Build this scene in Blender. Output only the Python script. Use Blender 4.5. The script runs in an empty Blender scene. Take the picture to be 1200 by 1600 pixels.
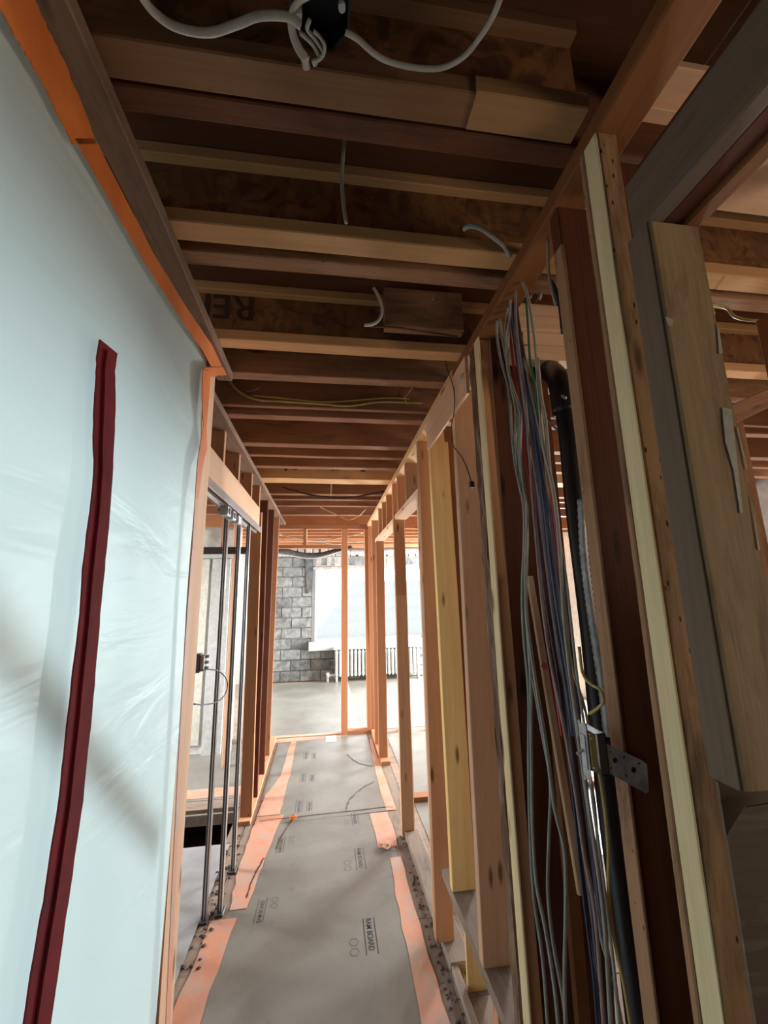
import bpy, bmesh, math, random
from mathutils import Matrix, Vector
random.seed(7)
S = bpy.context.scene
C = S.collection
# ------------------------------------------------------------ camera
F = 630.0; EYE = 1.68
def nrm(v): return v.normalized()
_dy = nrm(Vector((513-600, -(927-800), -F)))
_dz = Vector((535-600, -(-2400-800), -F)); _dz = nrm(_dz - _dz.dot(_dy)*_dy)
_dx = _dy.cross(_dz)
RM = Matrix((_dx, _dy, _dz))
cam_d = bpy.data.cameras.new('camera'); cam = bpy.data.objects.new('camera', cam_d); C.objects.link(cam)
cam.matrix_world = Matrix.Translation((0, 0, EYE)) @ RM.to_4x4()
cam_d.sensor_fit = 'VERTICAL'; cam_d.sensor_height = 24; cam_d.lens = F/1600*24
cam_d.clip_start = .02; cam_d.clip_end = 200
S.camera = cam
def P(x, y, ax, v):
    r = RM @ Vector((x-600, -(y-800), -F)); i = 'XYZ'.index(ax); o = Vector((0, 0, EYE))
    return o + r*((v-o[i])/r[i])
# ------------------------------------------------------------ light
S.view_settings.view_transform = 'Standard'; S.view_settings.look = 'None'
S.view_settings.gamma = 1; S.view_settings.use_curve_mapping = False
S.view_settings.exposure = 0.1
W = bpy.data.worlds.new('overcast_sky'); S.world = W; W.use_nodes = True
bg = W.node_tree.nodes['Background']; bg.inputs[0].default_value = (.93, .98, 1, 1); bg.inputs[1].default_value = 5.0
def area(name, loc, tgt, sx, sy, power, col):
    l = bpy.data.lights.new(name, 'AREA'); l.shape = 'RECTANGLE'; l.size = sx; l.size_y = sy; l.energy = power; l.color = col
    o = bpy.data.objects.new(name, l); C.objects.link(o); o.location = loc
    o.rotation_euler = (Vector(tgt)-Vector(loc)).to_track_quat('-Z', 'Z').to_euler(); return o
area('window_light_left', (-3.85, .2, 1.50), (0, .0, 1.6), 2.2, .9, 106, (.78, .97, 1))
area('blue_fill_left_low', (-3.85, .2, .55), (0, .2, 1.1), 2.6, .5, 24, (.40, .72, 1))  # added low blue lamp, tints a band near the top of the sheet
area('window_light_left_far', (-3.85, 4.1, 1.4), (-.4, 4.7, .5), 1.6, 1.4, 130, (.95, .97, 1)).data.spread = 1.7
area('floor_fill_right_far', (3.85, 4.4, 1.4), (.2, 4.9, .4), 1.4, 1.4, 130, (1, .97, .93)).data.spread = 1.7  # added lamp, brightens the mid corridor floor and far studs
area('window_light_right', (3.85, 2.6, 1.4), (0, 2.6, 1.4), 2.6, 1.4, 16, (1, .86, .68))
area('header_fill_right_near', (3.85, -.6, 1.3), (.9, 1.1, 2.5), 1.5, 1.2, 20, (1, .84, .64)).data.spread = 1.5  # added narrow lamp aimed at the right room header boards
area('fill_far_room_right', (3.85, 6.9, 1.4), (0, 6.9, 1.2), 2.4, 1.5, 1150, (.92, .98, 1))  # added lamp out of view, supplements the far window light
area('fill_far_room_left', (-3.85, 6.9, 1.4), (0, 6.9, 1.2), 2.2, 1.4, 330, (.90, .97, 1))  # second added lamp out of view for the far room
area('weak_fill_behind', (-.1, -1.85, 1.5), (.1, 1, 1.3), 1.0, 1.3, .5, (1, .93, .84))  # added weak fill behind the viewer, no lamp stands there

# ------------------------------------------------------------ materials
def mat(name):
    m = bpy.data.materials.new(name); m.use_nodes = True
    nt = m.node_tree; b = nt.nodes['Principled BSDF']; return m, nt, b
def nd(nt, t, **k):
    n = nt.nodes.new(t)
    for a, v in k.items(): setattr(n, a, v)
    return n
def mix(nt, fac, a, b, mode='MIX'):
    n = nt.nodes.new('ShaderNodeMix'); n.data_type = 'RGBA'; n.blend_type = mode
    for s, v in ((0, fac), (6, a), (7, b)):
        if hasattr(v, 'links'): nt.links.new(v, n.inputs[s])
        else: n.inputs[s].default_value = (*v, 1) if isinstance(v, tuple) else v
    return n.outputs[2]
def ramp(nt, src, stops):
    n = nt.nodes.new('ShaderNodeValToRGB'); nt.links.new(src, n.inputs[0])
    e = n.color_ramp.elements
    while len(e) < len(stops): e.new(.5)
    for i, (p, v) in enumerate(stops):
        e[i].position = p; e[i].color = (v, v, v, 1) if not isinstance(v, tuple) else (*v, 1)
    return n.outputs[0]
def noise(nt, vec, scale, detail=3, rough=.5, dist=0):
    n = nt.nodes.new('ShaderNodeTexNoise'); n.inputs['Scale'].default_value = scale; n.inputs['Detail'].default_value = detail
    n.inputs['Roughness'].default_value = rough; n.inputs['Distortion'].default_value = dist
    nt.links.new(vec, n.inputs['Vector']); return n.outputs[0]
def coords(nt, scale):
    tc = nt.nodes.new('ShaderNodeTexCoord'); oi = nt.nodes.new('ShaderNodeObjectInfo')
    mu = nt.nodes.new('ShaderNodeMath'); mu.operation = 'MULTIPLY'; mu.inputs[1].default_value = 37.
    nt.links.new(oi.outputs['Random'], mu.inputs[0])
    mp = nt.nodes.new('ShaderNodeMapping'); mp.inputs['Scale'].default_value = scale
    nt.links.new(tc.outputs['Object'], mp.inputs['Vector'])
    ad = nt.nodes.new('ShaderNodeVectorMath'); ad.operation = 'ADD'
    nt.links.new(mp.outputs[0], ad.inputs[0]); nt.links.new(mu.outputs[0], ad.inputs[1])
    return ad.outputs[0], oi.outputs['Random']
def bump(nt, b, src, strength, dist=.002):
    n = nt.nodes.new('ShaderNodeBump'); n.inputs['Strength'].default_value = strength; n.inputs['Distance'].default_value = dist
    nt.links.new(src, n.inputs['Height']); nt.links.new(n.outputs[0], b.inputs['Normal'])
def wood(name, c1, c2, stain=0., stain_c=(.05, .04, .035), var=.25, nails=0., rough=.75, knots=True):
    m, nt, b = mat(name)
    kk = (1.18, 1.10, 1.02) if name in ('new_pine', 'yellow_pine', 'pale_spruce', 'reddish_fir', 'pale_fir', 'lit_spruce_board', 'flange_lumber', 'worn_beige_paint', 'weathered_grey_wood', 'mottled_old_stud', 'nail_marked_tan') else (.90, .80, .74)
    c1 = tuple(x*k for x, k in zip(c1, kk)); c2 = tuple(x*k for x, k in zip(c2, kk))
    v, rnd = coords(nt, (1.3, 26, 26))
    n1 = noise(nt, v, 1.0, 6, .6, .8)
    v2, _ = coords(nt, (5, 160, 160)); n2 = noise(nt, v2, 1.0, 3, .6)
    col = mix(nt, ramp(nt, n1, [(.3, 0.), (.7, 1.)]), c1, c2)
    col = mix(nt, .35, col, mix(nt, ramp(nt, n2, [(.35, .0), (.65, 1.)]), c1, c2))
    if knots:
        v3, _ = coords(nt, (3.2, 13, 13)); vo = nt.nodes.new('ShaderNodeTexVoronoi'); vo.inputs['Scale'].default_value = 1
        nt.links.new(v3, vo.inputs['Vector'])
        k = ramp(nt, vo.outputs['Distance'], [(.07, 1.), (.16, 0.)])
        col = mix(nt, k, col, tuple(x*.33 for x in c2))
    if stain > 0:
        v4, _ = coords(nt, (4, 22, 22)); s = noise(nt, v4, 1.0, 5, .7, .3)
        col = mix(nt, ramp(nt, s, [(.62-stain*.3, 0.), (.74-stain*.15, .85)]), col, stain_c)
    if nails > 0:
        v5, _ = coords(nt, (22, 55, 55)); vo = nt.nodes.new('ShaderNodeTexVoronoi'); vo.inputs['Scale'].default_value = 1
        nt.links.new(v5, vo.inputs['Vector'])
        col = mix(nt, ramp(nt, vo.outputs['Distance'], [(.10*nails, 1.), (.16*nails, 0.)]), col, (.015, .01, .008))
    vv = ramp(nt, rnd, [(0., 1-var), (1., 1+var*.4)])
    col = mix(nt, 1.0, col, vv, 'MULTIPLY')
    nt.links.new(col, b.inputs['Base Color']); b.inputs['Roughness'].default_value = rough
    b.inputs['Specular IOR Level'].default_value = .25
    bump(nt, b, n2, .35, .0015)
    return m
def plain(name, c, rough=.6, metal=0., var=0., scale=20, c2=None, bs=0., em=None):
    m, nt, b = mat(name)
    b.inputs['Roughness'].default_value = rough; b.inputs['Metallic'].default_value = metal
    v, rnd = coords(nt, (1, 1, 1)); n = noise(nt, v, scale, 4, .6)
    c2 = c2 or tuple(x*.75 for x in c)
    col = mix(nt, ramp(nt, n, [(.35, 0.), (.68, 1.)]), c, c2)
    if var: col = mix(nt, 1., col, ramp(nt, rnd, [(0., 1-var), (1., 1.)]), 'MULTIPLY')
    nt.links.new(col, b.inputs['Base Color'])
    if bs: bump(nt, b, n, bs, .003)
    return m
M = {}
M['pine'] = wood('new_pine', (.60, .40, .215), (.47, .29, .145))
M['flange'] = wood('flange_lumber', (.52, .31, .155), (.40, .22, .10), knots=False)
M['yellow'] = wood('yellow_pine', (.62, .43, .20), (.50, .31, .12), var=.05)
M['pale'] = wood('pale_spruce', (.72, .62, .42), (.58, .47, .29), var=.05)
M['fir'] = wood('reddish_fir', (.46, .255, .15), (.37, .19, .105))
M['firpale'] = wood('pale_fir', (.58, .40, .28), (.46, .29, .19))
M['endfir'] = wood('orange_fir', (.50, .255, .13), (.42, .20, .10))
M['old'] = wood('old_joist_wood', (.135, .052, .022), (.08, .030, .013), stain=.3, stain_c=(.05, .022, .012))
M['oldtan'] = wood('old_tan_joist', (.42, .245, .145), (.28, .15, .085), stain=.5, stain_c=(.16, .08, .045), nails=.5)
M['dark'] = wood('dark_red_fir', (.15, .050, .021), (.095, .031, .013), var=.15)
M['tan'] = wood('nail_marked_tan', (.36, .205, .125), (.27, .145, .085), stain=.35, stain_c=(.13, .07, .045), nails=.6, var=.1)
M['mottled'] = wood('mottled_old_stud', (.40, .26, .145), (.29, .175, .095), stain=.62, stain_c=(.10, .065, .04), nails=.9, var=.05)
M['grey'] = wood('weathered_grey_wood', (.17, .12, .09), (.11, .08, .058), stain=.4, stain_c=(.16, .12, .09), var=.1)
M['ragged'] = wood('ragged_dark_edge', (.16, .09, .055), (.07, .035, .02), stain=.6, stain_c=(.28, .2, .14), var=.1)
M['orangewood'] = wood('orange_brown_board', (.25, .105, .035), (.19, .075, .026), var=.05, knots=False)
M['lit'] = wood('lit_spruce_board', (.66, .46, .33), (.54, .35, .24), var=.1)  # pale wood with the light falling on the boards put into its colour
M['ledge'] = wood('dusty_plate', (.25, .165, .115), (.18, .11, .075), stain=.3, stain_c=(.1, .06, .04))
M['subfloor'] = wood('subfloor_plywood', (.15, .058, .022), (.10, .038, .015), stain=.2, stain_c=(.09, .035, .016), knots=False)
M['floorply'] = wood('dusty_floor_plywood', (.36, .31, .26), (.27, .22, .18), stain=.4, stain_c=(.15, .12, .1), knots=False)
def osb():
    m, nt, b = mat('osb_web')
    v, _ = coords(nt, (14, 14, 14)); vo = nt.nodes.new('ShaderNodeTexVoronoi'); vo.inputs['Scale'].default_value = 1.6
    mp = nt.nodes.new('ShaderNodeMapping'); mp.inputs['Scale'].default_value = (1.6, .5, .7); mp.inputs['Rotation'].default_value = (.3, .5, .7)
    nt.links.new(v, mp.inputs[0]); nt.links.new(mp.outputs[0], vo.inputs['Vector'])
    n = noise(nt, v, .7, 5, .65, 1.5)
    col = mix(nt, vo.outputs['Color'], (.24, .10, .032), (.13, .05, .018))
    col = mix(nt, ramp(nt, n, [(.5, 0.), (.62, .8)]), col, (.06, .02, .008))
    nt.links.new(col, b.inputs['Base Color']); b.inputs['Roughness'].default_value = .6
    bump(nt, b, n, .3); return m
M['osb'] = osb()
M['nearfl'] = wood('dimmed_flange', (.30, .165, .085), (.22, .115, .055), knots=True)  # flange wood darkened in colour for the dim near ceiling
M['nearfl2'] = wood('dimmed_splice_flange', (.34, .20, .10), (.26, .15, .07), knots=False)  # same dimming put into the colour of the splice
M['jst'] = wood('dimmed_reddish_joist', (.40, .215, .125), (.30, .145, .08), knots=False, stain=.2, stain_c=(.16, .07, .04))  # darkened in colour for near joist faces that get little light
def film():
    m, nt, b = mat('translucent_film')
    out = nt.nodes['Material Output']
    tr = nd(nt, 'ShaderNodeBsdfTranslucent'); tr.inputs[0].default_value = (.86, .93, .92, 1)
    v, _ = coords(nt, (1, 1, 1)); n = noise(nt, v, 2.2, 4, .5, .4)
    col = mix(nt, n, (.68, .74, .71), (.60, .67, .65))
    nt.links.new(col, b.inputs['Base Color']); b.inputs['Roughness'].default_value = .32
    b.inputs['Specular IOR Level'].default_value = .5
    v2, _ = coords(nt, (1, .9, 3.2)); n2 = noise(nt, v2, 2.6, 3, .5, 1.2)
    bump(nt, b, n2, .5, .02)
    ms = nd(nt, 'ShaderNodeMixShader'); ms.inputs[0].default_value = .66
    nt.links.new(b.outputs[0], ms.inputs[1]); nt.links.new(tr.outputs[0], ms.inputs[2]); nt.links.new(ms.outputs[0], out.inputs[0])
    return m
M['film'] = film()
M['orange'] = plain('orange_tape', (.62, .17, .035), .5, c2=(.48, .115, .022), scale=9)
def tape():
    m, nt, b = mat('dusty_pink_orange_tape')
    v, _ = coords(nt, (1, 1, 1)); n = noise(nt, v, 7, 6, .7, .5)
    col = mix(nt, ramp(nt, n, [(.40, 0.), (.66, 1.)]), (.58, .245, .145), (.42, .30, .235))
    nt.links.new(col, b.inputs['Base Color']); b.inputs['Roughness'].default_value = .65
    bump(nt, b, n, .6, .006); return m
M['tape'] = tape()
M['red'] = plain('dark_red_zipper', (.21, .003, .012), .85, c2=(.13, .002, .008), scale=14, bs=.3)
def board_mat():
    m, nt, b = mat('grey_floor_board_paper')
    v, _ = coords(nt, (1, 1, 1)); n = noise(nt, v, 2.4, 6, .6, .6); n2 = noise(nt, v, 11, 4, .7); n3 = noise(nt, v, 60, 2)
    col = mix(nt, ramp(nt, n, [(.36, 0.), (.66, 1.)]), (.215, .205, .180), (.155, .146, .126))
    col = mix(nt, ramp(nt, n2, [(.60, 0.), (.76, .45)]), col, (.12, .10, .08))
    nt.links.new(col, b.inputs['Base Color']); b.inputs['Roughness'].default_value = .42
    b.inputs['Specular IOR Level'].default_value = .45
    bump(nt, b, n, .12, .01); return m
M['paper'] = board_mat()
M['ink'] = plain('black_print', (.025, .025, .03), .7)
M['inkfaint'] = plain('faint_grey_print', (.105, .105, .10), .7)
M['inkbrown'] = plain('dark_stencil_print', (.045, .018, .012), .7)
M['white_cable'] = plain('white_cable_sheath', (.44, .40, .34), .5, var=.25)
M['grey_cable'] = plain('grey_cable_sheath', (.36, .36, .32), .45, var=.3)
M['blue_cable'] = plain('blue_cable_sheath', (.12, .145, .22), .45, var=.25)
M['navy_cable'] = plain('navy_cable_sheath', (.02, .028, .07), .45)
M['purple_cable'] = plain('purple_cable_sheath', (.12, .08, .13), .45, var=.2)
M['red_cable'] = plain('red_cable_sheath', (.42, .03, .03), .45)
M['yellow_cable'] = plain('yellow_cable_sheath', (.50, .37, .12), .45, var=.15)
M['pink_cable'] = plain('pink_grey_cable_sheath', (.36, .25, .24), .45, var=.2)
M['green_cable'] = plain('green_wire_sheath', (.04, .16, .08), .45)
M['brown_cable'] = plain('brown_old_cable', (.10, .045, .03), .6)
M['black'] = plain('black_plastic_pipe', (.012, .012, .014), .35)
M['blackbox'] = plain('black_metal_box', (.012, .011, .013), .45, .3)
M['galv'] = plain('galvanised_steel', (.50, .51, .53), .45, .35, c2=(.28, .29, .31), scale=40)
M['steelstrip'] = plain('bright_stud_steel', (.62, .64, .66), .28, .9, c2=(.5, .52, .54))
M['darksteel'] = plain('dark_stud_steel', (.10, .10, .11), .4, .6)
M['painted'] = wood('worn_beige_paint', (.40, .30, .185), (.32, .225, .13), stain=.42, stain_c=(.24, .15, .09), var=.02, knots=False)
M['paintwhite'] = plain('chipped_white_paint', (.55, .52, .46), .6, scale=60)
M['panelgrey'] = wood('stained_grey_panel', (.19, .155, .12), (.14, .105, .08), stain=.35, stain_c=(.27, .25, .2), var=.02, knots=False)
M['wallwhite'] = plain('white_drywall', (.62, .62, .58), .7)
M['closet'] = plain('cream_door_paint', (.58, .56, .48), .6)
M['mortar'] = plain('mortar', (.40, .385, .355), .9, bs=.6, scale=60)
def block():
    m, nt, b = mat('grey_concrete_block')
    v, rnd = coords(nt, (1, 1, 1)); n = noise(nt, v, 9, 6, .7, .3)
    col = mix(nt, ramp(nt, n, [(.38, 0.), (.62, 1.)]), (.078, .081, .081), (.195, .192, .18))
    col = mix(nt, 1., col, ramp(nt, rnd, [(0., .65), (1., 1.25)]), 'MULTIPLY')
    nt.links.new(col, b.inputs['Base Color']); b.inputs['Roughness'].default_value = .9; bump(nt, b, n, .6, .01); return m
M['block'] = block()
M['rubble'] = plain('rubble_concrete', (.40, .35, .31), .9, scale=9, c2=(.20, .17, .15), bs=.8)
M['radiator'] = plain('radiator_enamel', (.50, .50, .47), .45)
M['duct'] = plain('grey_black_sheeting', (.05, .05, .055), .35, c2=(.12, .12, .125), scale=9)
M['foil'] = plain('silver_foil', (.55, .57, .6), .35, .6)
M['outwhite'] = plain('painted_window_wood', (.46, .47, .45), .6)
M['frame_dark'] = plain('grey_window_jamb', (.16, .155, .15), .7)
M['shingle'] = plain('light_grey_shingle', (.20, .205, .205), .9, var=.12)
M['debris'] = plain('rubble_debris', (.14, .12, .10), .95, var=.5, scale=12)
M['plasticgrey'] = plain('grey_plastic_sheet', (.34, .35, .36), .3, bs=.6, scale=5)
M['void'] = plain('dark_cavity', (.03, .014, .01), .9)  # near-black, holds the shade of the floor hole in its colour
M['plaster'] = plain('dusty_plaster', (.34, .31, .27), .9)
M['copper'] = plain('copper_wire', (.6, .3, .12), .4, .6)
M['pinkmark'] = plain('pink_spray_mark', (.65, .10, .10), .7)
def glassm():
    m, nt, b = mat('window_glass'); b.inputs['Transmission Weight'].default_value = 1; b.inputs['Roughness'].default_value = 0
    b.inputs['IOR'].default_value = 1.02; b.inputs['Base Color'].default_value = (.97, .99, 1, 1); return m
M['glass'] = glassm()

# ------------------------------------------------------------ helpers
def link(name, me, parent=None, m=None):
    o = bpy.data.objects.new(name, me); C.objects.link(o)
    if parent: o.parent = parent
    if m: me.materials.append(M[m] if isinstance(m, str) else m)
    return o
def empty(name, loc=(0, 0, 0)):
    o = bpy.data.objects.new(name, None); C.objects.link(o); o.location = loc; o.empty_display_size = .05; return o
def tag(o, label=None, cat=None, group=None, kind=None):
    if label: o['label'] = label
    if cat: o['category'] = cat
    if group: o['group'] = group
    if kind: o['kind'] = kind
    return o
def mesh(name, vs, fs, m, parent=None, smooth=False):
    me = bpy.data.meshes.new(name); me.from_pydata([tuple(v) for v in vs], [], fs); me.update()
    if smooth:
        for p in me.polygons: p.use_smooth = True
    return link(name, me, parent, m)
def lum(name, p0, p1, U, V, m, parent=None, ch=.0025, warp=.0015, seg=None, label=None, rag=0., rel=None):
    """a board: runs p0 -> p1, cross-section spanned by U and V from that edge"""
    p0, p1, U, V = Vector(p0), Vector(p1), Vector(U), Vector(V)
    L = (p1-p0).length; ax = (p1-p0)/L
    w, d = U.length, V.length
    y = (U - U.dot(ax)*ax).normalized(); z = ax.cross(y)
    if z.dot(V) < 0: flip = -1
    else: flip = 1
    seg = seg or max(1, int(L/.35)); ch = min(ch, w*.2, d*.2)
    prof = [(ch, 0), (w-ch, 0), (w, ch), (w, d-ch), (w-ch, d), (ch, d), (0, d-ch), (0, ch)]
    vs, fs = [], []
    for i in range(seg+1):
        t = i/seg; oy = random.uniform(-1, 1)*warp; oz = random.uniform(-1, 1)*warp
        if i in (0, seg): oy = oz = 0
        for (a, b_) in prof:
            r1 = random.uniform(-rag, rag); r2 = random.uniform(-rag, rag)
            vs.append((t*L, a+oy+r1, flip*(b_+oz+r2)))
    n = 8
    for i in range(seg):
        for k in range(n):
            q = [i*n+k, i*n+(k+1) % n, (i+1)*n+(k+1) % n, (i+1)*n+k]
            fs.append(q if flip < 0 else q[::-1])
    e0 = list(range(n)); e1 = [seg*n+k for k in range(n)]
    fs.append(e0 if flip > 0 else e0[::-1]); fs.append(e1[::-1] if flip > 0 else e1)
    o = mesh(name, vs, fs, m, parent)
    R = Matrix((ax, y, z)).transposed().to_4x4()
    o.matrix_basis = Matrix.Translation(p0 - (parent.location if parent else Vector())) @ R
    if label: o['label'] = label
    return o
def box(name, a, b, m, parent=None, ch=.002, **k):
    """axis-aligned board; local x along its longest side"""
    a, b = Vector([min(a[i], b[i]) for i in range(3)]), Vector([max(a[i], b[i]) for i in range(3)])
    s = b-a; i = max(range(3), key=lambda j: s[j]); j, l = (i+1) % 3, (i+2) % 3
    e = [Vector(), Vector(), Vector()]
    for q in range(3): e[q][q] = s[q]
    return lum(name, a, a+e[i], e[j], e[l], m, parent, ch=ch, **k)
def tube(name, pts, r, m, parent=None, n=8, flat=1., sub=6, caps=True, rib=None):
    pts = [Vector(p) for p in pts]
    q = [pts[0]*2-pts[1]] + pts + [pts[-1]*2-pts[-2]]; path = []
    for i in range(1, len(q)-2):
        for s in range(sub):
            t = s/sub; a, b_, c, d = q[i-1], q[i], q[i+1], q[i+2]
            path.append(.5*((2*b_)+(c-a)*t+(2*a-5*b_+4*c-d)*t*t+(3*b_-a-3*c+d)*t**3))
    path.append(pts[-1]); vs, fs = [], []
    T = (path[1]-path[0]).normalized(); u = T.orthogonal().normalized()
    for i, p in enumerate(path):
        T2 = ((path[min(i+1, len(path)-1)])-(path[max(i-1, 0)])).normalized()
        u = (u-u.dot(T2)*T2).normalized(); v = T2.cross(u)
        rr = r*(1 if rib is None else (1+rib*(i % 2)))
        for k in range(n):
            a = 2*math.pi*k/n; vs.append(p+u*math.cos(a)*rr+v*math.sin(a)*rr*flat)
    L = len(path)
    for i in range(L-1):
        for k in range(n): fs.append([i*n+k, i*n+(k+1) % n, (i+1)*n+(k+1) % n, (i+1)*n+k])
    if caps: fs.append(list(range(n))[::-1]); fs.append([(L-1)*n+k for k in range(n)])
    o0 = pts[0].copy(); par = parent.location if parent else Vector()
    o = mesh(name, [x-o0 for x in vs], fs, m, parent, smooth=True); o.location = o0-par; return o
def cyl(name, p0, p1, r, m, parent=None, n=16):
    p0, p1 = Vector(p0), Vector(p1); ax = (p1-p0).normalized(); u = ax.orthogonal().normalized(); v = ax.cross(u)
    vs = [p+(u*math.cos(2*math.pi*k/n)+v*math.sin(2*math.pi*k/n))*r-p0 for p in (p0, p1) for k in range(n)]
    fs = [[k, (k+1) % n, n+(k+1) % n, n+k] for k in range(n)]+[list(range(n))[::-1], list(range(n, 2*n))]
    o = mesh(name, vs, fs, m, parent); o.location = p0-(parent.location if parent else Vector())
    for p in o.data.polygons[:n]: p.use_smooth = True
    return o
def slab(name, poly, nvec, th, m, parent=None):
    """polygon (world points) extruded by th along nvec"""
    poly = [Vector(p) for p in poly]; nvec = Vector(nvec).normalized(); o0 = poly[0].copy(); n = len(poly)
    nn = Vector()
    for i in range(n): nn += poly[i].cross(poly[(i+1) % n])
    if nn.dot(nvec) < 0: poly = poly[::-1]
    vs = [p-o0 for p in poly]+[p-o0+nvec*th for p in poly]
    fs = [list(range(n))[::-1], list(range(n, 2*n))]+[[i, (i+1) % n, n+(i+1) % n, n+i] for i in range(n)]
    o = mesh(name, vs, fs, m, parent); o.location = o0-(parent.location if parent else Vector()); return o
def rag_strip(name, pts_l, pts_r, nvec, th, m, parent=None, jit=.004, sub=5):
    """strip between two polylines with a torn, uneven edge"""
    def dens(pl):
        out = []
        for i in range(len(pl)-1):
            for s in range(sub): out.append(Vector(pl[i]).lerp(Vector(pl[i+1]), s/sub))
        out.append(Vector(pl[-1])); return out
    A, B = dens(pts_l), dens(pts_r); nvec = Vector(nvec)
    o0 = A[0].copy(); vs, fs = [], []
    for i in range(len(A)):
        c = (B[i]-A[i]).normalized()
        a = A[i]+c*random.uniform(-jit, jit); b = B[i]+c*random.uniform(-jit, jit)
        if i in (0,): pass
        for p in (a, b, a+nvec*th, b+nvec*th): vs.append(p-o0)
    N = len(A)
    for i in range(N-1):
        k = i*4; j = k+4
        fs += [[k+2, k+3, j+3, j+2], [k, j, j+1, k+1], [k, k+2, j+2, j], [k+1, j+1, j+3, k+3]]
    fs += [[0, 1, 3, 2], [(N-1)*4, (N-1)*4+2, (N-1)*4+3, (N-1)*4+1]]
    bm = bmesh.new(); me = bpy.data.meshes.new(name)
    me.from_pydata([tuple(v) for v in vs], [], fs); bm.from_mesh(me); bmesh.ops.recalc_face_normals(bm, faces=bm.faces); bm.to_mesh(me); bm.free()
    o = link(name, me, parent, m); o.location = o0-(parent.location if parent else Vector()); return o
def text(name, s, size, mtx, m, parent=None, ext=.0003, sx=1.):
    cu = bpy.data.curves.new('t', 'FONT'); cu.body = s; cu.size = size; cu.extrude = ext; cu.align_x = 'LEFT'; cu.offset = size*.012
    t = bpy.data.objects.new('t', cu); C.objects.link(t)
    dg = bpy.context.evaluated_depsgraph_get(); dg.update()
    me = bpy.data.meshes.new_from_object(t.evaluated_get(dg)); bpy.data.objects.remove(t); bpy.data.curves.remove(cu)
    me.materials.clear(); me.name = name
    o = link(name, me, parent, m)
    mm = mtx.copy()
    if parent:
        bpy.context.view_layer.update(); mm = parent.matrix_world.inverted() @ mm
    o.matrix_basis = mm @ Matrix.Diagonal((sx, 1, 1, 1)); return o
def frame(loc, x, y):
    x, y = Vector(x).normalized(), Vector(y).normalized(); z = x.cross(y)
    return Matrix.Translation(loc) @ Matrix((x, y, z)).transposed().to_4x4()

# ============================================================ SETTING
XR, XL, ZP, ZJ = .52, -.56, 2.555, 2.60      # wall faces, plate underside, joist underside
YE, YF = 5.33, 8.5                           # end frame, far block wall
ZS = 2.84                                    # underside of the subfloor above
# ---- floor
floor = tag(empty('floor'), 'dusty plywood subfloor running from the corridor to the far room', kind='structure')
HX0, HX1, HY0, HY1 = -1.75, -.70, 3.30, 3.80
for k, (a, b) in enumerate([((-4, -2, -.03), (-.60, 1.0, 0)), ((-.60, -2, -.03), (.55, 2.44, 0)), ((.55, -2, -.03), (4, 2.0, 0)),
        ((-4, 1.0, -.03), (-.60, HY0, 0)), ((-.60, 2.44, -.03), (.62, 4.88, 0)), ((.62, 2.0, -.03), (4, 4.88, 0)), ((.55, 2.0, -.03), (.62, 2.44, 0)),
        ((-4, HY0, -.03), (HX0, HY1, 0)), ((HX1, HY0, -.03), (-.60, HY1, 0)), ((-4, HY1, -.03), (-.60, 4.88, 0)), ((-4, 4.88, -.03), (4, 8.75, 0))]):
    box('floor_panel', (a[0]+.002, a[1]+.002, a[2]), (b[0]-.002, b[1]-.002, b[2]), 'floorply', floor, warp=0)
box('floor_joist', (HX0-.1, HY1-.02, -.11), (HX1+.1, HY1+.02, -.03), 'plaster', floor)
box('floor_joist', (HX0-.1, HY0-.10, -.26), (HX1+.1, HY0-.06, -.03), 'old', floor)
box('cavity_bottom', (HX0-.3, HY0-.3, -.32), (HX1+.3, HY1+.3, -.28), 'void', floor, warp=0)  # added dark lining closes the hole, shade is in its colour
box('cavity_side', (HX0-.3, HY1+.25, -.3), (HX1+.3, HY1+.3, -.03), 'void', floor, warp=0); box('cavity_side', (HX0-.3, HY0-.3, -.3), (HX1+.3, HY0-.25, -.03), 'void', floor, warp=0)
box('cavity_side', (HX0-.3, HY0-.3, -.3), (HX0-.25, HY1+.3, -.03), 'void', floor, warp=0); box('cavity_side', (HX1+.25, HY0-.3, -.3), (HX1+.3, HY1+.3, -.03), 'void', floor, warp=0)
# ---- outer shell
def shell(name, a, b, label):
    w = tag(box(name, a, b, 'plaster', None, warp=0), label, kind='structure'); return w
BH = P(1040, 206, 'X', P(1020, 340, 'Z', 2.262).x).z-2.262
shell('wall_back', (-4, -2.06, 0), (4, -2, 2.9), 'plaster wall closing the corridor behind the viewer')
shell('wall_outer_left', (-4.06, -2, 0), (-4, 8.6, 2.9), 'plaster outer wall of the rooms on the left')
shell('wall_outer_right', (4, -2, 0), (4.06, 8.6, 2.9), 'plaster outer wall of the rooms on the right')
shell('light_divider_wall', (-4, 1.95, 0), (-.78, 2.01, 2.6), 'added plaster partition keeping the far left light off the plastic sheet')  # added to keep the far left lamp off the plastic sheet
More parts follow.
